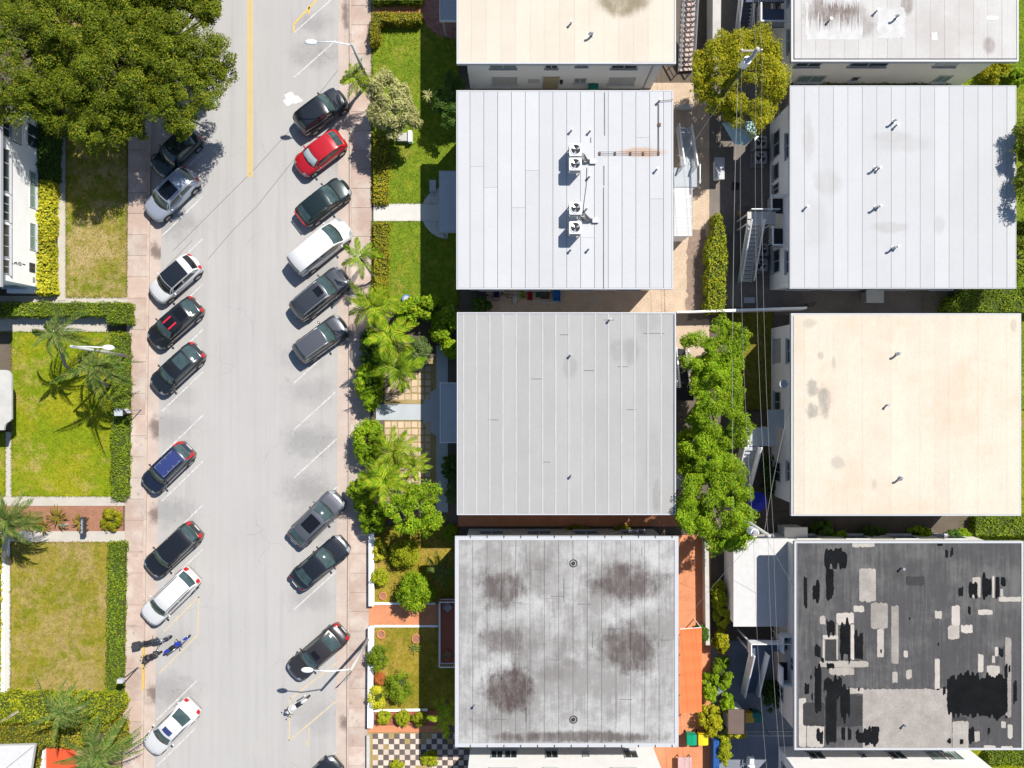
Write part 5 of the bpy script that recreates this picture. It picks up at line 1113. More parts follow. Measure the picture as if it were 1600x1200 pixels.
car('white saloon with small dark sunroof', (305,1099), (232,1172), 'white', 'sedan', 1.82, extra=[('roofpanel',.10,.42,-.55,.55,'panel_blue','sunroof')])
car('black SUV parked below the first street lamp', (466,201), (538,149), 'black2', 'suv', 1.88, extra=['railsblack'])
car('red crossover with a silver windscreen shade', (536,214), (466,267), 'red', 'hatch', 1.80, extra=[('ws','sunshade'),'spoiler'])
car('dark teal crossover between the red car and the white van', (469,344), (543,288), 'green', 'hatch', 1.84, extra=['tailbar'])
car('plain white minivan without roof rails', (459,421), (544,352), 'white', 'van', 1.96, name='parked_van')
car('dark grey SUV with square sunroof', (461,492), (541,427), 'greydark', 'suv', 1.92, extra=['rails',('roofpanel',.06,.30,-.45,.45,'cartint','sunroof')])
car('dark grey SUV with paler grey roof', (465,557), (539,503), 'greydark', 'suv', 1.86, extra=[('roofpanel',.02,.97,-.9,.9,'grey','roof_panel'),'rails'])
car('grey hatchback with large black panoramic roof', (459,846), (532,774), 'grey', 'hatch', 1.84, extra=[('roofpanel',.12,.72,-.72,.72,'cartint','panoramic_roof')])
car('black saloon close beside the panoramic roof car', (461,912), (541,845), 'black2', 'sedan', 1.84, extra=[])
car('dark brown saloon backed to the kerb with square sunroof', (538,983), (456,1054), 'brown', 'sedan', 1.86, extra=[('roofpanel',.10,.40,-.52,.52,'cartint','sunroof')])
car('black car only its nose showing beside the chequered yard', (452,1258), (530,1190), 'black2', 'sedan', 1.84)

def motorbike(label, rear, front, body, seat='seat_black', style='moto', rack=False, name='parked_motorcycle'):
    R = W(*rear, .4); F = W(*front, .4); d = F-R; L = d.length; c = (R+F)/2
    t = thing(name, (c.x, c.y, .012), label, 'motorcycle', 'two-wheelers parked in the motorcycle bays', math.atan2(d.y, d.x)); bm = P[body] if body in P else M[body]
    r = .30 if style == 'moto' else .25; h = L/2
    for x in (h-r, -h+r):
        q = MB(); q.tube([(x+r*.86*math.cos(a), 0, r+r*.86*math.sin(a)) for a in [2*math.pi*i/20 for i in range(21)]], .055, 8); w = q.build('wheel', M['tyre'], t, smooth=True, local=True)
        q = MB(); q.tube([(x, -.03, r), (x, .03, r)], r*.62, 16); q.build('rim', M['rim'], w, local=True)
    q = MB(); q.grid([[(x, y*wd, z-abs(y)*.10) for y in (-1, -.6, 0, .6, 1)] for x, wd, z in ((h*.52,.05,.78),(h*.40,.15,.93),(h*.18,.17,.95),(h*-.02,.13,.84))]); q.ell((h*.24, 0, .72), h*.30, .17, .22, 12, 8); q.build('fuel_tank', bm, t, smooth=True, local=True)
    q = MB(); q.ell((-h*.22, 0, .74), h*.34, .155, .11, 12, 6); q.build('seat', M[seat], t, smooth=True, local=True)
    q = MB(); q.ell((-h*.60, 0, .70), h*.30, .13, .16, 12, 6); q.build('tail_fairing', bm, t, smooth=True, local=True)
    q = MB(); q.ell((0, 0, .42), h*.36, .14, .22, 10, 6); q.build('engine', M['metal_dark'], t, smooth=True, local=True)
    q = MB(); q.ell((h-r, 0, 2*r+.02), r*.85, .09, .07, 12, 6); q.build('front_fender', bm, t, smooth=True, local=True)
    q = MB()
    for sg in (-1, 1): q.tube([(h-r, sg*.09, r), (h*.52, sg*.11, .98)], .03, 6)
    q.build('fork', M['metal_grey'], t, local=True)
    q = MB(); q.tube([(h*.36, -.37, 1.0), (h*.46, -.18, 1.04), (h*.50, 0, 1.02), (h*.46, .18, 1.04), (h*.36, .37, 1.0)], .022, 6); hb = q.build('handlebar', M['metal_dark'], t, local=True)
    for sg in (-1, 1):
        q = MB(); q.tube([(h*.46, sg*.20, 1.03), (h*.52, sg*.30, 1.18)], .01, 5); q.ell((h*.52, sg*.31, 1.20), .03, .07, .05, 8, 5); q.build('mirror', M['metal_dark'], hb, smooth=True, local=True)
    q = MB(); q.ell((h*.60, 0, .90), .12, .12, .11, 10, 6); q.build('headlamp', M['headlight'] if style == 'moto' else bm, t, smooth=True, local=True)
    q = MB(); q.tube([(-h*.2, -.22, .35), (-h*.85, -.24, .45)], .05, 8); q.build('exhaust', M['rim'], t, smooth=True, local=True)
    q = MB(); q.tube([(-.1, .12, .30), (-.18, .30, .02)], .018, 5); q.build('side_stand', M['metal_dark'], t, local=True)
    if style == 'scooter':
        q = MB(); q.box(h*.05, -.17, .28, h*.42, .17, .33); q.grid([[(h*.44+.05*z, y*.24, .33+z*.6) for y in (-1,-.5,0,.5,1)] for z in (0,.5,1)]); q.build('leg_shield', bm, t, local=True)
    if rack:
        q = MB(); q.box(-h*1.02, -.24, .72, -h*.62, .24, 1.0); q.build('top_box', M['metal_dark'], t, local=True)
    return t
motorbike('dark motorcycle with a rear box and round screen', (213,1006), (268,995), 'greydark', rack=True)
motorbike('brown seated scooter touching the kerb', (252,1019), (224,1030), 'brown', style='scooter', name='parked_scooter')
motorbike('bright blue sports motorcycle', (256,1020), (297,993), 'blue')
motorbike('white scooter in the faded yellow bay', (484,1088), (445,1114), 'white', style='scooter', name='parked_scooter')
# ------------------------------------------------------------------ street furniture
def street_lamp(base, top, z, head, label):
    b = W(*base); tp = W(*top, z); hd = W(*head, z+.15); t = thing('street_lamp', (b.x, b.y, .10), label, 'street lamp', 'street lamps')
    q = MB(); q.tube([b+Vector((0,0,.05)), tp], [.13, .085], 12); q.build('pole', M['concrete_wall'], t, smooth=True)
    q = MB(); q.tube([tp+Vector((0,0,-.15)), lerp(tp, hd, .5)+Vector((0,0,.22)), hd], [.045,.04,.035], 8); q.build('arm', M['metal_white'], t, smooth=True)
    d = (hd-tp).normalized(); a = math.atan2(d.y, d.x); q = MB(); q.ell((0,0,0), .42, .19, .10, 14, 6)
    q.v = [(hd.x+x*math.cos(a)-y*math.sin(a)+d.x*.25, hd.y+x*math.sin(a)+y*math.cos(a)+d.y*.25, hd.z+zz) for x, y, zz in q.v]; h_ = q.build('lamp_head', M['metal_white'], t, smooth=True)
    q = MB(); q.cyl((hd.x+d.x*.3, hd.y+d.y*.3), .13, hd.z-.14, hd.z-.07, 14); q.build('lens', M['headlight'], h_)
    q = MB(); q.cyl(b, .2, .08, .35, 14, .17); q.build('base', M['concrete_wall'], t)
street_lamp((577,131), (549.5,69), 7.0, (492,66), 'street lamp beside the small feather palm')
street_lamp((577,995), (548,1047), 7.0, (486,1047), 'street lamp over the brown saloon')
street_lamp((203,557), (110,541), 8.0, (163,543), 'street lamp between the two coconut palms')
def sign_post(base, h, label, panel, mat, back='metal_grey', post=.03, ang=0.8, cat='sign', name='street_sign'):
    b = W(*base); t = thing(name, (b.x, b.y, .1), label, cat)
    q = MB(); q.tube([b+Vector((0,0,.05)), b+Vector((0,0,h))], post, 8); q.build('post', M[back], t)
    ax = Vector((math.cos(ang), math.sin(ang), 0)); ay = Vector((-math.sin(ang), math.cos(ang), 0)); w, hh = panel
    q = MB(); q.obox(b+Vector((0,0,h-hh/2+.05))+ay*(post+.012), ax, ay, Vector((0,0,1)), w/2, .012, hh/2); q.build('panel', M[mat], t)
    return t
sign_post((551,1047), 2.3, 'parking sign on a thin post at the kerb by the street lamp', (.34,.48), 'trim_white', ang=.7)
sign_post((222,640), 2.4, 'bus stop sign on a post at the pavement edge', (.4,.6), 'trim_white', post=.035, ang=2.3)
# parking pay station and kiosk
def kiosk(px, py, label, hgt, w, capm, name='pay_station', shade=None):
    b = W(px, py); t = thing(name, (b.x, b.y, .12), label, 'pay station')
    q = MB(); q.box(b.x-w/2, b.y-w/2*.8, .1, b.x+w/2, b.y+w/2*.8, hgt); q.build('cabinet', M['metal_dark'], t)
    q = MB(); q.prism([(b.x-w*.7, b.y-w*.6), (b.x+w*.7, b.y-w*.6), (b.x+w*.7, b.y+w*.6), (b.x-w*.7, b.y+w*.6)], hgt+.004, hgt+.08); q.build('cap', M[capm], t)
    q = MB(); q.box(b.x+w/2, b.y-w*.25, hgt*.6, b.x+w/2+.012, b.y+w*.25, hgt*.85); q.build('screen', M['glass'], t)
kiosk(203, 643, 'solar topped pay station at the low hedge', 1.7, .42, 'path_blue')
b = W(217, 1042); t = thing('street_sign', (b.x, b.y, .1), 'parking sign with white square head beside the low hedge', 'sign')
q = MB(); q.tube([b+Vector((0,0,.05)), b+Vector((0,0,2.6))], .045, 8); q.build('post', M['metal_dark'], t)
q = MB(); q.box(b.x-.2, b.y-.14, 2.604, b.x+.2, b.y+.14, 2.95); q.build('head', M['trim_white'], t); q = MB(); q.box(b.x-.205, b.y-.16, 2.30, b.x+.205, b.y-.142, 2.6); q.build('panel', M['metal_dark'], t)
# low white walls
def lowwall(poly, h, label, mat='stucco_white', name='garden_wall', cap=True):
    q = MB(); P_ = pxpoly(poly); cx = sum(p[0] for p in P_)/len(P_); cy = sum(p[1] for p in P_)/len(P_)
    t = thing(name, (cx, cy, 0.05), label, 'wall'); q.prism(P_, -.05, h-.08); q.build('wall_body', M[mat], t)
    q = MB(); q.prism([(cx+(x-cx)*1.002+(.03 if x > cx else -.03), cy+(y-cy)*1.0005+(.03 if y > cy else -.03)) for x, y in P_], h-.079, h); q.build('coping', M[mat], t)
lowwall([(9,842),(17.5,842),(16,1086),(8,1086)], .75, 'low white garden wall beside the dry lawn')
lowwall([(579.3,817),(586,817),(586,942.5),(579.3,942.5)], .7, 'low white wall in front of the round bushes')
lowwall([(578.3,976.5),(585.6,976.5),(584.4,1131),(577.3,1131)], .7, 'low white wall in front of the ball shrubs')
lowwall([(575,1146),(578.5,1146),(578.5,1400),(575,1400)], .45, 'low kerb wall beside the chequered yard', 'concrete_wall')
lowwall([(1105.5,-200),(1118,-200),(1114.5,132),(1104,132)], 1.9, 'tall pale concrete wall down the service alley', 'concrete_wall')
lowwall([(1056,168),(1078,168),(1078,174),(1056,174)], .6, 'short concrete step wall behind the white block', 'concrete_wall')
lowwall([(586,1107),(668,1105.5),(668,1107.6),(586,1109)], .35, 'thin white edging wall above the red strip')
lowwall([(586,941),(680,941.2),(680,943.1),(586,943.1)], .2, 'white edging along the upper side of the terracotta walk')
lowwall([(586,976.2),(684,976.2),(684,978.2),(586,978.2)], .2, 'white edging along the lower side of the terracotta walk')
lowwall([(1096,838),(1101,838),(1103,1000),(1098,1000)], 1.1, 'narrow grey wall at the edge of the orange terrace', 'concrete_wall')
def fence(pts, z, label, mat='metal_white', step=1.6, name='fence', rails=2, pickets=0, cat='fence'):
    P_ = [W(a, b, 0) for a, b in pts]; t = thing(name, tuple(P_[0][:2])+(.05,), label, cat)
    for a, b in zip(P_[:-1], P_[1:]):
        L = (b-a).length; n = max(1, int(L/step))
        for i in range(n+1):
            p = a.lerp(b, i/n); q = MB(); q.bar(p+Vector((0,0,.02)), p+Vector((0,0,z)), .06); q.build('post', M[mat], t)
        for j in range(rails):
            zz = z-.05 - j*(z-.25)/max(1, rails-1); q = MB(); q.bar(a+Vector((0,0,zz)), b+Vector((0,0,zz)), .045); q.build('rail', M[mat], t)
        if pickets:
            q = MB(); k = int(L/.13)
            for i in range(k): p = a.lerp(b, (i+.5)/k); q.bar(p+Vector((0,0,.12)), p+Vector((0,0,z-.08)), .018)
            q.build('pickets', M[mat], t)
    return t
lowwall([(1052,489),(1130,486.8),(1248,483),(1248,486),(1130,489.4),(1052,491)], 1.6, 'long thin white boundary wall across the yards', 'stucco_white')
fence([(1110,1141),(1240,1141)], 1.0, 'thin metal fence across the southern alley', 'metal_grey'); fence([(1113,1150),(1113,1300)], 1.2, 'blue sheet fence frame beside the yellow green bush', 'metal_grey')
b = MB(); A = W(1115,1200,1.2); B_ = W(1124,1158,1.2); b.box(A.x, A.y-3, .1, B_.x, B_.y, 1.2); b.build('tarp_stack', plain('tarp_blue', (.02,.09,.30), .5, .15), label='stack under a deep blue tarpaulin in the southern alley', cat='tarpaulin')
# notice boards and small signs
b = W(140,818); t = thing('notice_board', (b.x,b.y,.1), 'small black notice board standing in the mulch bed', 'sign')
q = MB()
for dy in (-.42,.42): q.bar((b.x,b.y+dy,.1),(b.x,b.y+dy,.75),.05)
q.build('leg', M['metal_dark'], t); q = MB(); q.obox((b.x,b.y,.92), Vector((1,0,0)), Vector((0,1,0)), Vector((0,0,1)), .16, .62, .16); q.build('panel', M['metal_dark'], t)
q = MB()
for i in range(9): q.box(b.x-.10+.03*(i%3), b.y-.52+i*.115, 1.081, b.x+.04+.03*(i%2), b.y-.46+i*.115, 1.085)
q.build('lettering', M['trim_white'], t)
b = W(108,818); t = thing('estate_sign', (b.x,b.y,.1), 'small pale green sign leaning among the bromeliads', 'sign'); q = MB(); q.bar((b.x,b.y,.1),(b.x,b.y,.8),.04); q.build('post', M['metal_white'], t)
q = MB(); ax = Vector((1,.0,0)); q.obox((b.x,b.y-.03,.75), ax, Vector((0,.6,.8)), Vector((0,-.8,.6)), .34, .12, .02); q.build('panel', M['glass_green'], t)
a = W(620,222,.9); b = W(643,205,.9); t = thing('memorial_slab', (a.x,a.y,.1), 'low grey slab bench with white end block below the pale tree', 'bench')
q = MB(); q.box(a.x,a.y+.2,.1,b.x-.3,b.y,.55); q.build('slab', M['concrete_wall'], t); q = MB(); q.box(b.x-.28,a.y+.1,.1,b.x,b.y+.1,.75); q.build('end_block', M['stucco_white'], t)
a = W(671,299,.6); b = W(681,281,.6); q = MB(); q.box(a.x,a.y,.1,b.x,b.y,.6); q.build('planter', M['path_blue'], None, label='blue-grey concrete planter beside the round apron', cat='planter')
c = W(635,467,.4); t = thing('water_tub', (c.x,c.y,.12), 'blue and white plastic tub at the lawn end', 'tub'); q = MB(); q.cyl(c,.26,.1,.42,16,.32); q.build('tub', plain('tub_blue',(.10,.25,.55),.4,.2), t); q = MB(); q.cyl(c,.24,.4,.46,16,.2); q.build('lid', M['trim_white'], t)
# planter rings on the golden lawn
for i,(x,y,r_) in enumerate(((599,930,5.5),(596,990,6.0),(651,997,6.5))):
    c = W(x,y); t = thing('planter_ring', (c.x,c.y,.1), ('terracotta ring planter near the low wall above the walk','terracotta ring planter near the low wall below the walk','terracotta ring planter beside the agave')[i], 'planter')
    q = MB(); R_=r_/PXM; q.tube([(c.x+R_*math.cos(a_), c.y+R_*math.sin(a_), .2) for a_ in [2*math.pi*k/24 for k in range(25)]], .05, 8, False); q.build('rim', M['terracotta'], t, smooth=True)
    q = MB(); q.cyl(c,R_*.95,.1,.19,20); q.build('earth', M['mulch'], t)
# ---- porch of the stained block
A = W(688,1036,.55); B_ = W(722,936,.55); t = thing('front_porch', (A.x,A.y,.1), 'red floored porch with white railing on the stained block', 'porch')
q = MB(); q.box(A.x,A.y,.05,B_.x,B_.y,.5); q.build('floor', M['terracotta_dark'], t)
for (x0,y0,x1,y1) in ((A.x,A.y,A.x,B_.y),(A.x,A.y,B_.x,A.y),(A.x,B_.y,B_.x,B_.y)):
    q = MB(); a=Vector((x0,y0,0)); b=Vector((x1,y1,0)); L=(b-a).length; k=int(L/.14)
    q.bar(a+Vector((0,0,1.42)), b+Vector((0,0,1.42)), .07); q.bar(a+Vector((0,0,.62)), b+Vector((0,0,.62)), .05)
    for i in range(k+1): p=a.lerp(b,i/k); q.bar(p+Vector((0,0,.48)), p+Vector((0,0,1.40)), .022)
    q.build('railing', M['metal_white'], t)
def chair(px, py, z, rz, label, mat='metal_white'):
    c = W(px,py,z); t = thing('patio_chair', (c.x,c.y,z), label, 'chair', None, rz)
    q = MB(); q.box(-.24,-.22,.40,.24,.24,.44); q.build('seat', M[mat], t, local=True); q = MB(); q.obox(Vector((0,.27,.66)), Vector((1,0,0)), Vector((0,.97,.24)), Vector((0,-.24,.97)), .24,.02,.24); q.build('backrest', M[mat], t, local=True)
    for x in (-.21,.21):
        for y in (-.19,.21): q = MB(); q.bar((x,y,0),(x,y,.40),.035); q.build('leg', M[mat], t, local=True)
        q = MB(); q.bar((x,-.18,.62),(x,.25,.62),.035); q.bar((x,-.18,.40),(x,-.18,.62),.03); q.build('armrest', M[mat], t, local=True)
chair(701,947,.5,.7,'grey metal chair turned on the red porch','metal_grey'); chair(700,1020,.5,2.6,'dark wooden chair at the lower end of the red porch','wood')
chair(1171,1183,.1,1.5,'white slatted chair in the southern alley behind the other chair'); chair(1172,1196,.1,1.6,'white slatted chair at the alley lower edge')
# ---- rooftop condensers
def condenser(px, py, z, zb, s, label, group, stand=.25, mat='metal_white'):
    c = W(px,py,zb+stand+.8); t = thing('air_conditioner', (c.x,c.y,zb), label, 'air conditioner', group)
    q = MB()
    if stand > .1:
        for x in (-s*.42,s*.42):
            for y in (-s*.42,s*.42): q.bar((x,y,0),(x,y,stand),.06)
    else: q.box(-s*.55,-s*.55,0,s*.55,s*.55,stand-.002)
    q.build('stand', M['metal_grey'], t, local=True); ht = .78
    q = MB(); b_=.07; h=s/2; q.prism([(-h+b_,-h),(h-b_,-h),(h,-h+b_),(h,h-b_),(h-b_,h),(-h+b_,h),(-h,h-b_),(-h,-h+b_)], stand, stand+ht); cab = q.build('cabinet', M[mat], t, local=True)
    q = MB(); q.cyl((0,0),h*.78,stand+ht+.002,stand+ht+.012,28); q.build('fan_well', M['floor_dark'], cab, local=True)
    q = MB(); q.tube([(h*.80*math.cos(a),h*.80*math.sin(a),stand+ht+.03) for a in [2*math.pi*i/28 for i in range(29)]], .03, 6, False); q.build('guard_ring', M[mat], cab, local=True)
    for i in range(3):
        a=2*math.pi*i/3+.4; q=MB(); q.grid([[(r_*math.cos(a+w_), r_*math.sin(a+w_), stand+ht+.018+.012*k) for k,w_ in enumerate((-.32,0,.30))] for r_ in (h*.12,h*.45,h*.72)]); q.build('fan_blade', M['rail_silver'], cab, local=True)
    q=MB(); q.cyl((0,0),h*.16,stand+ht+.016,stand+ht+.06,12); q.build('fan_hub', M['metal_dark'], cab, local=True)
    q=MB()
    for i in range(5):
        zz=stand+.12+i*.13; q.box(-h*.8,-h-.008,zz,h*.8,-h+.001,zz+.05).box(-h-.008,-h*.8,zz,-h+.001,h*.8,zz+.05)
    q.build('louvre', M['metal_dark'], cab, local=True)
GA='rooftop condensers on the white block'
for i,(x,y) in enumerate(((899.5,233.5),(899,256),(899.5,325),(899,355.5))):
    condenser(x,y,0,Z1+.012,.82,('uppermost rooftop condenser, close above its twin','rooftop condenser next to the rusty pipe run','rooftop condenser above the last one','lowest rooftop condenser on the white roof')[i],GA,.45)
for i,(x0,y0,x1,y1) in enumerate(((910,248,924,252),(911,340,928,344))):
    a=W(x0,y0,Z1); b=W(x1,y1,Z1); t=thing('pipe_bundle',(b.x,b.y,Z1+.01),('tangle of insulated pipes beside the upper condensers','tangle of insulated pipes beside the lower condensers')[i],'pipes')
    q=MB()
    for k in range(6): q.tube([(a.x-.2,a.y+.35-.14*k,Z1+.3),(a.x+.1,a.y+.2-.08*k,Z1+.34),(b.x-.3,b.y+.06-.03*k,Z1+.26),(b.x,b.y-.02*k,Z1+.05)], .03, 6)
    q.build('pipes', M['metal_dark'], t, smooth=True); q=MB(); q.box(b.x-.12,b.y-.2,Z1+.016,b.x+.3,b.y+.14,Z1+.18); q.build('flashing', M['metal_grey'], t)
q=MB(); q.tube([W(917,262,Z1)+Vector((0,0,.04)),W(916,290,Z1)+Vector((0,0,.03)),W(912,320,Z1)+Vector((0,0,.03)),W(911,336,Z1)+Vector((0,0,.05))],.02,6); q.build('roof_cable', M['metal_dark'], label='thin black cable linking the rooftop condensers', cat='cable')
GA2='condensers on the alley ground'
for i,(x,y,l) in enumerate(((1189,222,'alley condenser nearest the pale blue canopy'),(1189,246,'alley condenser beside the one near the canopy'),(1191,390,'alley condenser under the white stair top'),(1190,414,'alley condenser at the stair foot'))): condenser(x,y,0,.1,.9,l,GA2,.08,'metal_grey')

# ---- outdoor stairs
def stairs(label, A, B, n, width, mat='path', rail='metal_white', tread='path', landing=None, name='outdoor_stairs', balus=True, solid=False):
    """A, B world points of the foot and the head"""
    A=Vector(A); B=Vector(B); t=thing(name,tuple(A[:2])+(.05,),label,'stairs'); d=B-A; hd=Vector((d.x,d.y,0)); run=hd.length; f=hd.normalized(); s=Vector((-f.y,f.x,0)); up=Vector((0,0,1))
    for i in range(n):
        p=A+hd*((i+.5)/n)+up*((d.z)*(i+1)/n-.03); q=MB(); q.obox(p,f,s,up,run/n*.48,width/2,.03); q.build('step',M[tread],t)
    for sg in (-1,1):
        o=s*(sg*(width/2+.03)); q=MB(); q.bar(A+o+up*-.06,B+o+up*-.10,.05,.24); q.build('stringer',M[mat],t)
        q=MB(); q.bar(A+o+up*.95,B+o+up*.95,.085); 
        if solid: q.quad(A+o+up*.08,B+o+up*.08,B+o+up*.92,A+o+up*.92)
        k=max(2,int(d.length/(.16 if balus else 1.0)))
        for i in range(k+1): p=A.lerp(B,i/k)+o; q.bar(p,p+up*.93,.035 if balus else .05)
        if not balus: q.bar(A+o+up*.5,B+o+up*.5,.035)
        q.build('railing',M[rail],t)
    if landing:
        x0,y0,x1,y1,z,sides=landing; a=W(x0,y1,z); b=W(x1,y0,z); q=MB(); q.box(a.x,a.y,z-.18,b.x,b.y,z-.002); q.build('landing',M[tread],t)
        E={'W':((a.x,a.y),(a.x,b.y)),'E':((b.x,a.y),(b.x,b.y)),'S':((a.x,a.y),(b.x,a.y)),'N':((a.x,b.y),(b.x,b.y))}
        for k in sides:
            p0=Vector((*E[k][0],z)); p1=Vector((*E[k][1],z)); q=MB(); q.bar(p0+up*.95,p1+up*.95,.06); m_=int((p1-p0).length/.16)+1
            if solid: q.quad(p0,p1,p1+up*.92,p0+up*.92)
            for i in range(m_+1): pp=p0.lerp(p1,i/m_); q.bar(pp,pp+up*.93,.009)
            q.build('railing',M[rail],t)
        for (xx,yy) in ((a.x+.1,a.y+.1),(b.x-.1,b.y-.1),(a.x+.1,b.y-.1),(b.x-.1,a.y+.1)):
            q=MB(); q.bar((xx,yy,.08),(xx,yy,z-.181),.1); q.build('post',M[rail],t)
    return t
M['step_pink']=plain('step_pink',(.50,.40,.36),.85,.15,2.0,rnd=.08,fine=.1)
stairs('long concrete steps with grey handrails beside the cream block',(W(1070.5,112,.1)),(W(1077,-22,3.0)),17,.95,'metal_grey','metal_grey','step_pink',None,balus=False)
stairs('white railed rear stairs of the condenser roof block',W(1067,200,.1),W(1076,264,3.0),14,.85,'metal_white','metal_white','path_blue',(1053.5,262,1089,292,3.0,'E'))
stairs('white railed stairs climbing to the rear balconies',W(1163,441,.1),W(1179,347,3.0),15,.85,'metal_white','metal_white','path_white',(1168,331,1212,350,3.0,'N'))
stairs('dark rear stairs of the ribbed roof block',W(1062,545,.1),W(1068,606,3.0),14,.8,'metal_white','metal_white','floor_dark',(1057,606,1084,626,3.0,''))
stairs('pale rear stairs of the peach roof block',W(1153,768,.1),W(1171,698,3.0),13,1.1,'stucco_white','stucco_white','path_blue',(1163,668,1212,697,3.0,'W'),solid=True)
stairs('slate blue rear stairs with solid white parapets',W(1169,1082,.1),W(1184,1018,3.0),14,.95,'stucco_white','metal_white','floor_slate',(1168,1000,1228,1018,3.0,'NW'),solid=True)
stairs('white railed stairs of the stained roof block',W(1158,62,.1),W(1168,-20,3.0),14,.9,'metal_white','metal_white','floor_slate',None)
def balcony(label, rect, z, sides, rail='metal_white', floor='floor_dark', solid=False):
    x0,y0,x1,y1=rect; a=W(x0,y1,z); b=W(x1,y0,z); t=thing('balcony',((a.x+b.x)/2,(a.y+b.y)/2,z-.2),label,'balcony'); up=Vector((0,0,1))
    q=MB(); q.box(a.x,a.y,z-.18,b.x,b.y,z-.003); q.build('floor',M[floor],t)
    E={'W':((a.x,a.y),(a.x,b.y)),'E':((b.x,a.y),(b.x,b.y)),'S':((a.x,a.y),(b.x,a.y)),'N':((a.x,b.y),(b.x,b.y))}
    for k in sides:
        p0=Vector((*E[k][0],z)); p1=Vector((*E[k][1],z)); q=MB(); q.bar(p0+up*.95,p1+up*.95,.09); m_=int((p1-p0).length/.16)+1
        if solid: q.bar(p0+up*.46,p1+up*.46,.12,.9)
        for i in range(m_+1): pp=p0.lerp(p1,i/m_); q.bar(pp,pp+up*.93,.03)
        q.build('railing',M[rail],t)
    q=MB(); q.box(b.x-.25,a.y+.3,z-1.0,b.x+.35,a.y+.42,z-.181); q.box(b.x-.25,b.y-.42,z-1.0,b.x+.35,b.y-.3,z-.181); q.build('bracket',M['stucco_white'],t)
balcony('upper rear balcony with white rails above the alley stairs',(1199,310,1232,333),3.0,'WN'); balcony('lower rear balcony with white rails below the landing',(1201,357,1234,386),3.0,'WS')
balcony('rear balcony with solid white parapet above the slate stairs',(1217,989,1241,1014),3.0,'WN',solid=True); balcony('rear balcony with solid white parapet below the slate stairs',(1216,1036,1241,1064),3.0,'WS',solid=True)
balcony('slate floored balcony of the stained roof block',(1183,14,1236,42),3.0,'WS',floor='floor_slate'); balcony('slate floored upper landing of the stained roof block',(1166,-40,1236,3),3.0,'S',floor='floor_slate')
balcony('pale rear landing of the peach roof block',(1201,640,1240,668),3.0,'',floor='path_blue')
# ---- sheds and canopies
def shed(label, rect, z, wall, roof, name='shed', cat='shed', lip=0, ribs=0):
    x0,y0,x1,y1=rect; a=W(x0,y1,z); b=W(x1,y0,z); t=thing(name,((a.x+b.x)/2,(a.y+b.y)/2,.08),label,cat)
    q=MB(); q.box(a.x+.12,a.y+.12,.05,b.x-.12,b.y-.12,z-.12); q.build('wall',M[wall],t); q=MB(); q.box(a.x,a.y,z-.119,b.x,b.y,z); r=q.build('roof',M[roof],t)
    for i in range(ribs):
        yy=a.y+(b.y-a.y)*(i+1)/(ribs+1); q=MB(); q.box(a.x+.02,yy-.02,z+.001,b.x-.02,yy+.02,z+.02); q.build('roof_rib',M[wall],r)
    return t
shed('bright white lean-to behind the condenser roof block',(1053.5,293,1082,369),3.0,'stucco_white','patch_white',ribs=4)
shed('large white flat roofed shed against the black roofed block',(1146,842,1240,979),3.1,'stucco_white','patch_white')
shed('white roofed lean-to behind the ribbed roof block',(1057,722,1086,765),3.0,'stucco_white','patch_white')
shed('small brown roofed shed between wheelie bins and bushes',(1138,1109,1165,1147),2.0,'stucco_cream','shed_brown')
shed('small cream meter hut by the planted gap',(1226,824,1262,842),2.0,'stucco_cream','stucco_cream')
shed('grey utility cabinet in the dark passage',(1354,452,1381,473),1.4,'metal_grey','blind',name='utility_cabinet',cat='cabinet')
shed('white storage box in the alley',(1117,246,1132,280),1.0,'stucco_white','trim_white',name='storage_box',cat='box'); shed('brown crate stack below the alley landing',(1157,322,1178,334),1.4,'wood','shed_brown',name='crate',cat='crate')
a=W(1062,1113,2.5); b=W(1097,982,2.5); t=thing('awning',((a.x+b.x)/2,(a.y+b.y)/2,.1),'bright orange fabric awning beside the stained roof','awning')
q=MB(); q.grid([[(a.x+(b.x-a.x)*u,a.y+(b.y-a.y)*v,2.75-.35*u-.04*math.sin(math.pi*((v*6)%1))) for v in [i/36 for i in range(37)]] for u in (0,.33,.66,1)]); q.build('fabric',M['awning_orange'],t,smooth=True)
q=MB()
for i in range(5):
    yy=a.y+(b.y-a.y)*i/4; q.bar((a.x,yy,2.62),(b.x,yy,2.26),.04); q.bar((b.x-.03,yy,.1),(b.x-.03,yy,2.26),.05)
q.build('frame',M['metal_white'],t)
# pale blue torn canopy
t=thing('canopy_umbrella',tuple(W(1155,208)[:2])+(.1,),'pale blue square umbrella under the golden tree','umbrella'); c=W(1156,208,2.4)
q=MB(); e=[W(1128,192,2.2),W(1183,189,2.2),W(1182,213,2.2),W(1164,227,2.2),W(1147,225,2.2)]; i0=len(q.v); q.v+=[tuple(p) for p in e]+[tuple(c+Vector((0,0,.25)))]
for k in range(5): q.f.append((k,(k+1)%5,5))
q.build('canopy',plain('canopy_blue',(.42,.62,.70),.6,.12),t); q=MB(); q.tube([(c.x,c.y,.1),(c.x,c.y,2.6)],.03,8); q.build('pole',M['metal_white'],t)
t=thing('canopy_umbrella',tuple(W(1182,783)[:2])+(.1,),'deep blue closed-top umbrella in the shaded alley','umbrella'); c=W(1186,785,2.0); q=MB(); i0=0
q.v=[tuple(c+Vector((.75*math.cos(2*math.pi*k/8),.75*math.sin(2*math.pi*k/8),-.3))) for k in range(8)]+[tuple(c)]; q.f=[(k,(k+1)%8,8) for k in range(8)]; q.build('canopy',plain('umbrella_blue',(.02,.03,.40),.6,.1),t); q=MB(); q.tube([(c.x,c.y,.1),(c.x,c.y,2.0)],.025,8); q.build('pole',M['metal_dark'],t)
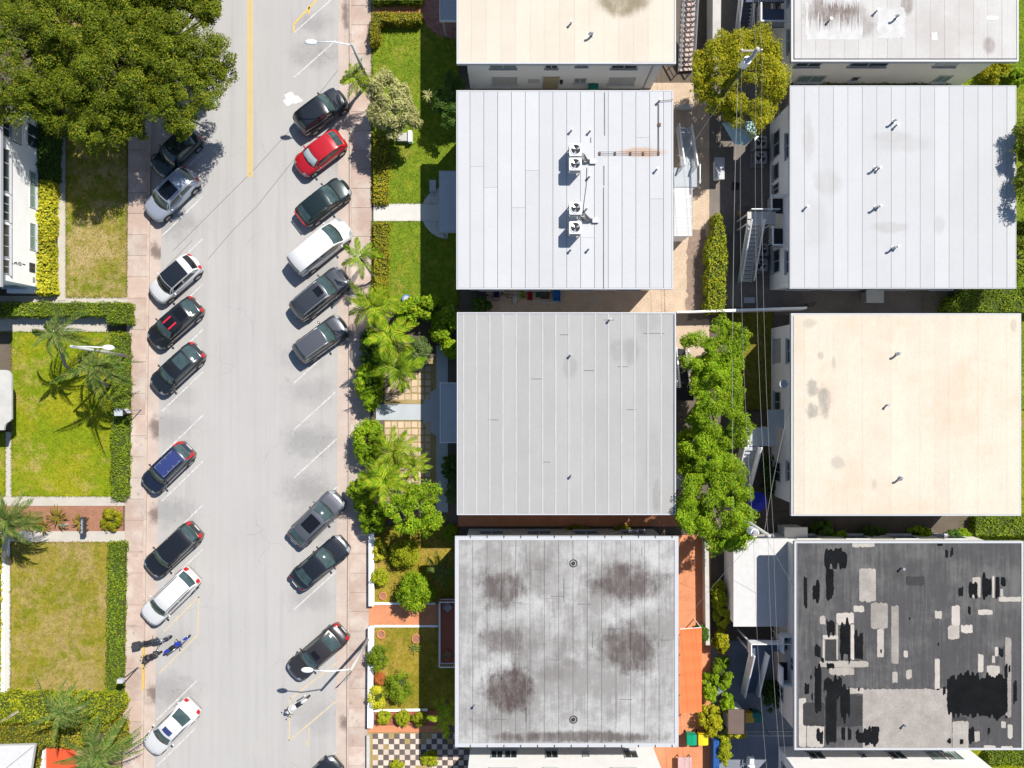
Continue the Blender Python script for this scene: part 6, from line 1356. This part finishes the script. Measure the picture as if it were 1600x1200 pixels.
# ---- wheelie bins
def bin_(px,py,label,col,rz=0):
    c=W(px,py,1.0); t=thing('wheelie_bin',(c.x,c.y,.12),label,'bin','wheelie bins',rz); m_=M[col]
    q=MB(); q.v=[(-.26,-.28,.06),(.26,-.28,.06),(.26,.24,.06),(-.26,.24,.06),(-.33,-.36,.95),(.33,-.36,.95),(.33,.33,.95),(-.33,.33,.95)]; q.f=[(0,3,2,1),(4,5,6,7),(0,1,5,4),(1,2,6,5),(2,3,7,6),(3,0,4,7)]; q.build('body',m_,t,local=True)
    q=MB(); q.grid([[(x,y,.955+.07*(1-(x/.36)**2)) for x in (-.36,-.2,0,.2,.36)] for y in (-.40,0,.37)]); q.build('lid',m_,t,smooth=True,local=True); q=MB(); q.tube([(-.28,.44,.93),(.28,.44,.93)],.025,6); q.bar((-.26,.33,.92),(-.26,.44,.93),.03); q.bar((.26,.33,.92),(.26,.44,.93),.03); q.build('handle',m_,t,local=True)
    for x in (-.3,.3): q=MB(); q.tube([(x-.03,.26,.10),(x+.03,.26,.10)],.10,12); q.build('wheel',M['tyre'],t,local=True)
M['bin_green']=plain('bin_green',(.005,.30,.16),.45,.08); M['bin_yellow']=plain('bin_yellow',(.72,.58,.02),.45,.08); M['bin_teal']=plain('bin_teal',(.01,.16,.13),.5,.08); M['bin_amber']=plain('bin_amber',(.62,.36,.03),.5,.1)
bin_(1080.5,1155,'green wheelie bin on the orange terrace','bin_green'); bin_(1098.5,1155,'yellow wheelie bin on the orange terrace','bin_yellow'); bin_(1169,1121,'amber wheelie bin beside the brown shed','bin_amber',1.57); bin_(1183,1121,'teal wheelie bin beside the amber one','bin_teal',1.57)
bin_(927,135,'dark green bin against the cream block wall','bin_teal',3.14)
# clutter in the passages
def crate(px,py,w,d,h,label,col,name='plastic_crate',cat='crate',hollow=True):
    c=W(px,py,h); t=thing(name,(c.x,c.y,.09),label,cat); q=MB(); q.box(c.x-w/2,c.y-d/2,.08,c.x+w/2,c.y+d/2,.14); q.build('bottom',col,t)
    q=MB(); q.box(c.x-w/2,c.y-d/2,.141,c.x-w/2+.03,c.y+d/2,h).box(c.x+w/2-.03,c.y-d/2,.141,c.x+w/2,c.y+d/2,h).box(c.x-w/2+.031,c.y-d/2,.141,c.x+w/2-.031,c.y-d/2+.03,h-.003).box(c.x-w/2+.031,c.y+d/2-.03,.141,c.x+w/2-.031,c.y+d/2,h-.003); q.build('sides',col,t)
def pm_(n,c): return plain(n,c,.5,.15)
crate(775.5,459.5,.4,.45,.4,'navy blue plastic crate in the gravel passage',pm_('crate_navy',(.02,.03,.20))); crate(816.5,461,.32,.45,.35,'lime green planter box in the gravel passage',pm_('crate_lime',(.20,.32,.03))); crate(828,462,.38,.6,.4,'red plastic crate in the gravel passage',pm_('crate_red',(.42,.02,.02)))
crate(852,461,.65,.55,.4,'brown wooden box in the gravel passage',M['shed_brown']); crate(870,462,.55,.75,.55,'bright blue tub beside the wooden box',pm_('crate_blue',(.02,.22,.58))); crate(840.5,460,.28,.4,.3,'dark green box between red crate and wooden box',M['bin_teal'])
crate(1150,290,.5,.5,.4,'small dark crate on the alley paving',M['metal_dark'])
c=W(804.5,467); t=thing('basin',(c.x,c.y,.09),'white oval basin on the gravel','basin'); q=MB(); q.tube([(c.x+.13*math.cos(a_),c.y+.42*math.sin(a_),.3) for a_ in [2*math.pi*k/24 for k in range(25)]],.04,6,False); q.build('rim',M['trim_white'],t,smooth=True); q=MB(); q.ell((c.x,c.y,.22),.13,.42,.12,12,6); q.build('bowl',M['blind'],t,smooth=True)
for i,(x0,y0,x1,y1,l) in enumerate(((832,471,846,470.5,'short white plank on the gravel'),(846,473.5,875,471.5,'long white plank beside the blue tub'),(920,470.5,936,470,'stray white board in the gravel passage'))):
    q=MB(); q.bar(W(x0,y0)+Vector((0,0,.12)),W(x1,y1)+Vector((0,0,.12)),.10,.05); q.build('plank',M['trim_white'],label=l,cat='plank')
for i,(x,y,l) in enumerate(((787,463,'bicycle leaning among the pots in the gravel passage'),(764,466,'bicycle near the dark bush in the gravel passage'),(1255,479,'bicycle lying in the dark passage'))):
    c=W(x,y); t=thing('bicycle',(c.x,c.y,.09),l,'bicycle',None,random.uniform(-.4,.4)); 
    for sx in (-.5,.5): q=MB(); q.tube([(sx+.32*math.cos(a_),.12*math.sin(a_)*.9,.34+.31*math.sin(a_)) for a_ in [2*math.pi*k/20 for k in range(21)]],.02,6,False); q.build('wheel',M['tyre'],t,local=True)
    q=MB(); q.bar((-.5,0,.34),(-.1,.1,.75),.03).bar((-.1,.1,.75),(.35,.1,.78),.03).bar((-.1,.1,.75),(0,0,.34),.03).bar((0,0,.34),(.35,.1,.78),.03).bar((.5,0,.34),(.35,.1,.9),.03).bar((-.5,0,.34),(0,0,.34),.025); q.build('frame',M['metal_dark'],t,local=True); q=MB(); q.bar((.35,-.18,.92),(.35,.32,.92),.03); q.build('handlebar',M['metal_dark'],t,local=True); q=MB(); q.ell((-.12,.11,.84),.13,.07,.04,8,5); q.build('saddle',M['seat_black'],t,local=True)
q=MB(); c=W(1326,461,.5); q.grid([[(c.x+x,c.y+y,.35+.18*math.sin(3*x+5*y)+.1*math.cos(7*x)) for x in [-.6+.15*i for i in range(9)]] for y in [-.3+.12*j for j in range(6)]]); q.box(c.x-.5,c.y-.25,.1,c.x+.5,c.y+.25,.28); q.build('tarpaulin',M['patch_black'],label='crumpled black tarpaulin in the dark passage',cat='tarpaulin')
q=MB(); q.box(*W(1161,516.5)[:2],.1,*W(1178,512)[:2],.2) if False else q.box(W(1161,474).x,W(1161,474).y,.1,W(1178,465).x,W(1178,465).y,.22); q.build('skylight_frame',M['metal_grey'],label='rectangular grey hatch frame in the alley paving',cat='hatch')
# terrace furniture: tables
q=MB(); c=W(1070,1193,.75); q.box(c.x-.5,c.y-.45,.70,c.x+.5,c.y+.45,.75); 
t=thing('patio_table',(c.x,c.y,.13),'pink topped patio table on the orange terrace','table'); q.build('tabletop',plain('table_pink',(.55,.36,.36),.5,.2),t)
for x in (-.42,.42):
    for y in (-.37,.37): l=MB(); l.bar((c.x+x,c.y+y,.12),(c.x+x,c.y+y,.699),.05); l.build('leg',M['metal_dark'],t)
# wires and poles ---------------------------------------------------------
def pole(base, top, z, label, tx):
    b=W(*base); tp=W(*top,z); t=thing('utility_pole',(b.x,b.y,.08),label,'utility pole','utility poles in the alley')
    q=MB(); q.tube([b+Vector((0,0,-.1)),b.lerp(tp,.5),tp],[.19,.16,.12],12); q.build('pole',M['concrete_wall'],t,smooth=True)
    ca=tp+Vector((-1.0,0,-.35)); cb=tp+Vector((.35,0,-.35)); q=MB(); q.bar(ca,cb,.12,.14); arm=q.build('crossarm',M['bark_pale'],t)
    for x in (-.95,-.05,.3): q=MB(); q.cyl((tp.x+x,tp.y),.05,tp.z-.27,tp.z-.10,8); q.build('insulator',M['metal_grey'],arm)
    c=tp+Vector((tx[0],tx[1],-1.3)); q=MB(); q.cyl(c,.27,c.z-.45,c.z+.42,16); tr=q.build('transformer',M['metal_white'],t,smooth=False); q=MB(); q.cyl((c.x,c.y),.2,c.z+.421,c.z+.52,14,.12); q.cyl((c.x-.12,c.y+.05),.04,c.z+.42,c.z+.72,8); q.build('bushing',M['metal_grey'],tr); q=MB(); q.bar(c,(tp.x,tp.y,c.z),.1); q.build('bracket',M['metal_dark'],tr)
    return tp
T2=pole((1122,165),(1184,76),9.6,'utility pole rising through the golden tree',(-.38,-.35)); T1=pole((1131,792),(1202,838),10.0,'utility pole at the corner of the white shed',(-.62,.05)); T3=W(1235,1330,9.6); T0=W(1180,-260,9.6)
def wire(a,b,sag,label,r=.0085,group='overhead wires',mat='wire_pale'):
    a=Vector(a); b=Vector(b); q=MB(); q.tube([a.lerp(b,i/24)-Vector((0,0,sag*4*(i/24)*(1-i/24))) for i in range(25)],r,5); o=q.build('overhead_wire',M[mat],label=label,cat='wire',group=group)
M['wire_pale']=plain('wire_pale',(.30,.29,.28),.6,.1)
LW=['overhead wire strung from the crossarm ends between the alley poles','middle overhead wire strung between the alley poles','overhead wire on the inner side of the alley poles']
for i,x in enumerate((.3,-.05,-.95)):
    o=Vector((x,0,-.08)); wire(T2+o,T1+o,.9+.25*i,LW[i]); wire(T1+o,T3+o,.8,('outer','middle','inner')[i]+' overhead wire running on past the white shed from the southern pole'); wire(T0+o,T2+o,.8,('outer','middle','inner')[i]+' overhead wire leaving the pole in the golden tree past the stained roof')
wire(T2+Vector((-.6,0,-2.2)),T1+Vector((-1.4,-.6,-3.0)),.7,'low communication cable between the alley poles',.016)
wire(T1+Vector((0,0,-1.0)),(wR3[0]-.05,W(0,607,5).y,5.2),.4,'service wire from the southern pole to the peach roof block wall',.009); wire(T1+Vector((0,0,-1.2)),(wR4[0]-.05,W(0,925,5).y,5.4),.3,'service wire from the southern pole to the black roofed block',.009); wire(T1+Vector((0,0,-1.4)),(wC4[2]+.05,W(0,1000,4).y,5.0),.5,'service wire from the southern pole over the orange terrace',.009)
wire(T2+Vector((0,0,-1.2)),(wC2[2]+.05,W(0,300,4).y,5.2),.4,'service wire from the northern pole to the condenser roof block',.009); wire(T1+Vector((0,0,-1.1)),(wC3[2]+.05,W(0,730,4).y,5.0),.4,'service wire from the southern pole to the ribbed roof block',.009)
# satellite dish, west entrance canopy, corner house
c=W(1232,600,5.5); t=thing('satellite_dish',(c.x,c.y,4.9),'small satellite dish on the peach roof block wall','dish'); q=MB(); q.grid([[(c.x-.3+.28*r_*math.cos(a_),c.y+.28*r_*math.sin(a_),5.3+.12*r_*r_) for a_ in [2*math.pi*k/12 for k in range(13)]] for r_ in (.05,.5,1)]); q.build('dish',M['path_blue'],t,smooth=True); q=MB(); q.bar((c.x-.3,c.y,5.28),(wR3[0]+.02,c.y,5.0),.05); q.build('arm',M['metal_grey'],t)
pts=[(-200,578),(8,578)]+[(8+10*math.sin(a_),590-12*math.cos(a_)) for a_ in [math.pi/2*i/6 for i in range(1,7)]]+[(18,655)]+[(18-12*math.sin(a_),672-14*math.cos(a_)) for a_ in [math.pi/2*i/6 for i in range(1,7)]]+[(-200,672)]
t=thing('entrance_canopy',tuple(W(0,625)[:2])+(.1,),'rounded pale concrete canopy at the lawn edge','canopy'); P_=pxpoly(pts,2.6); q=MB(); q.prism(P_,2.42,2.6); q.build('slab',M['concrete_wall'],t); q=MB(); c=W(8,600); q.cyl(c,.09,.1,2.419,10); c=W(8,655); q.cyl(c,.09,.1,2.419,10); q.build('post',M['trim_white'],t)
t=thing('corner_house',tuple(W(-10,1230)[:2])+(.0,),'white roofed house corner behind the olive hedge','house'); q=MB(); q.prism(pxpoly([(-200,1175),(48,1172),(36,1300),(-200,1300)]),-.1,2.7); q.build('wall',M['stucco_white'],t); q=MB(); q.prism(pxpoly([(-200,1170),(54,1164),(30,1320),(-200,1320)],3.0),2.701,3.0); r=q.build('roof',M['patch_white'],t)
q=MB(); q.bar(W(52,1166,3.0)+Vector((0,0,.02)),W(10,1200,3.0)+Vector((0,0,.02)),.05,.03); q.build('roof_ridge',M['metal_grey'],r)
b=MB(); b.prism(pxpoly([(74,1168),(120,1166),(120,1330),(74,1330)]),-.02,.16); struct('terrace',b,plain('terrace_red',(.62,.09,.03),.7,.06),'bright red terrace under the large coconut palm')
lowwall([(68,1172),(73.5,1168),(73.5,1330),(68,1330)],.5,'white kerb wall beside the red terrace')
q=MB(); q.bar(W(0,1128,1.2),W(28,1112,1.4),.18,.14); q.build('log',M['bark_pale'],label='fallen pale palm trunk across the yellow green hedge',cat='log')
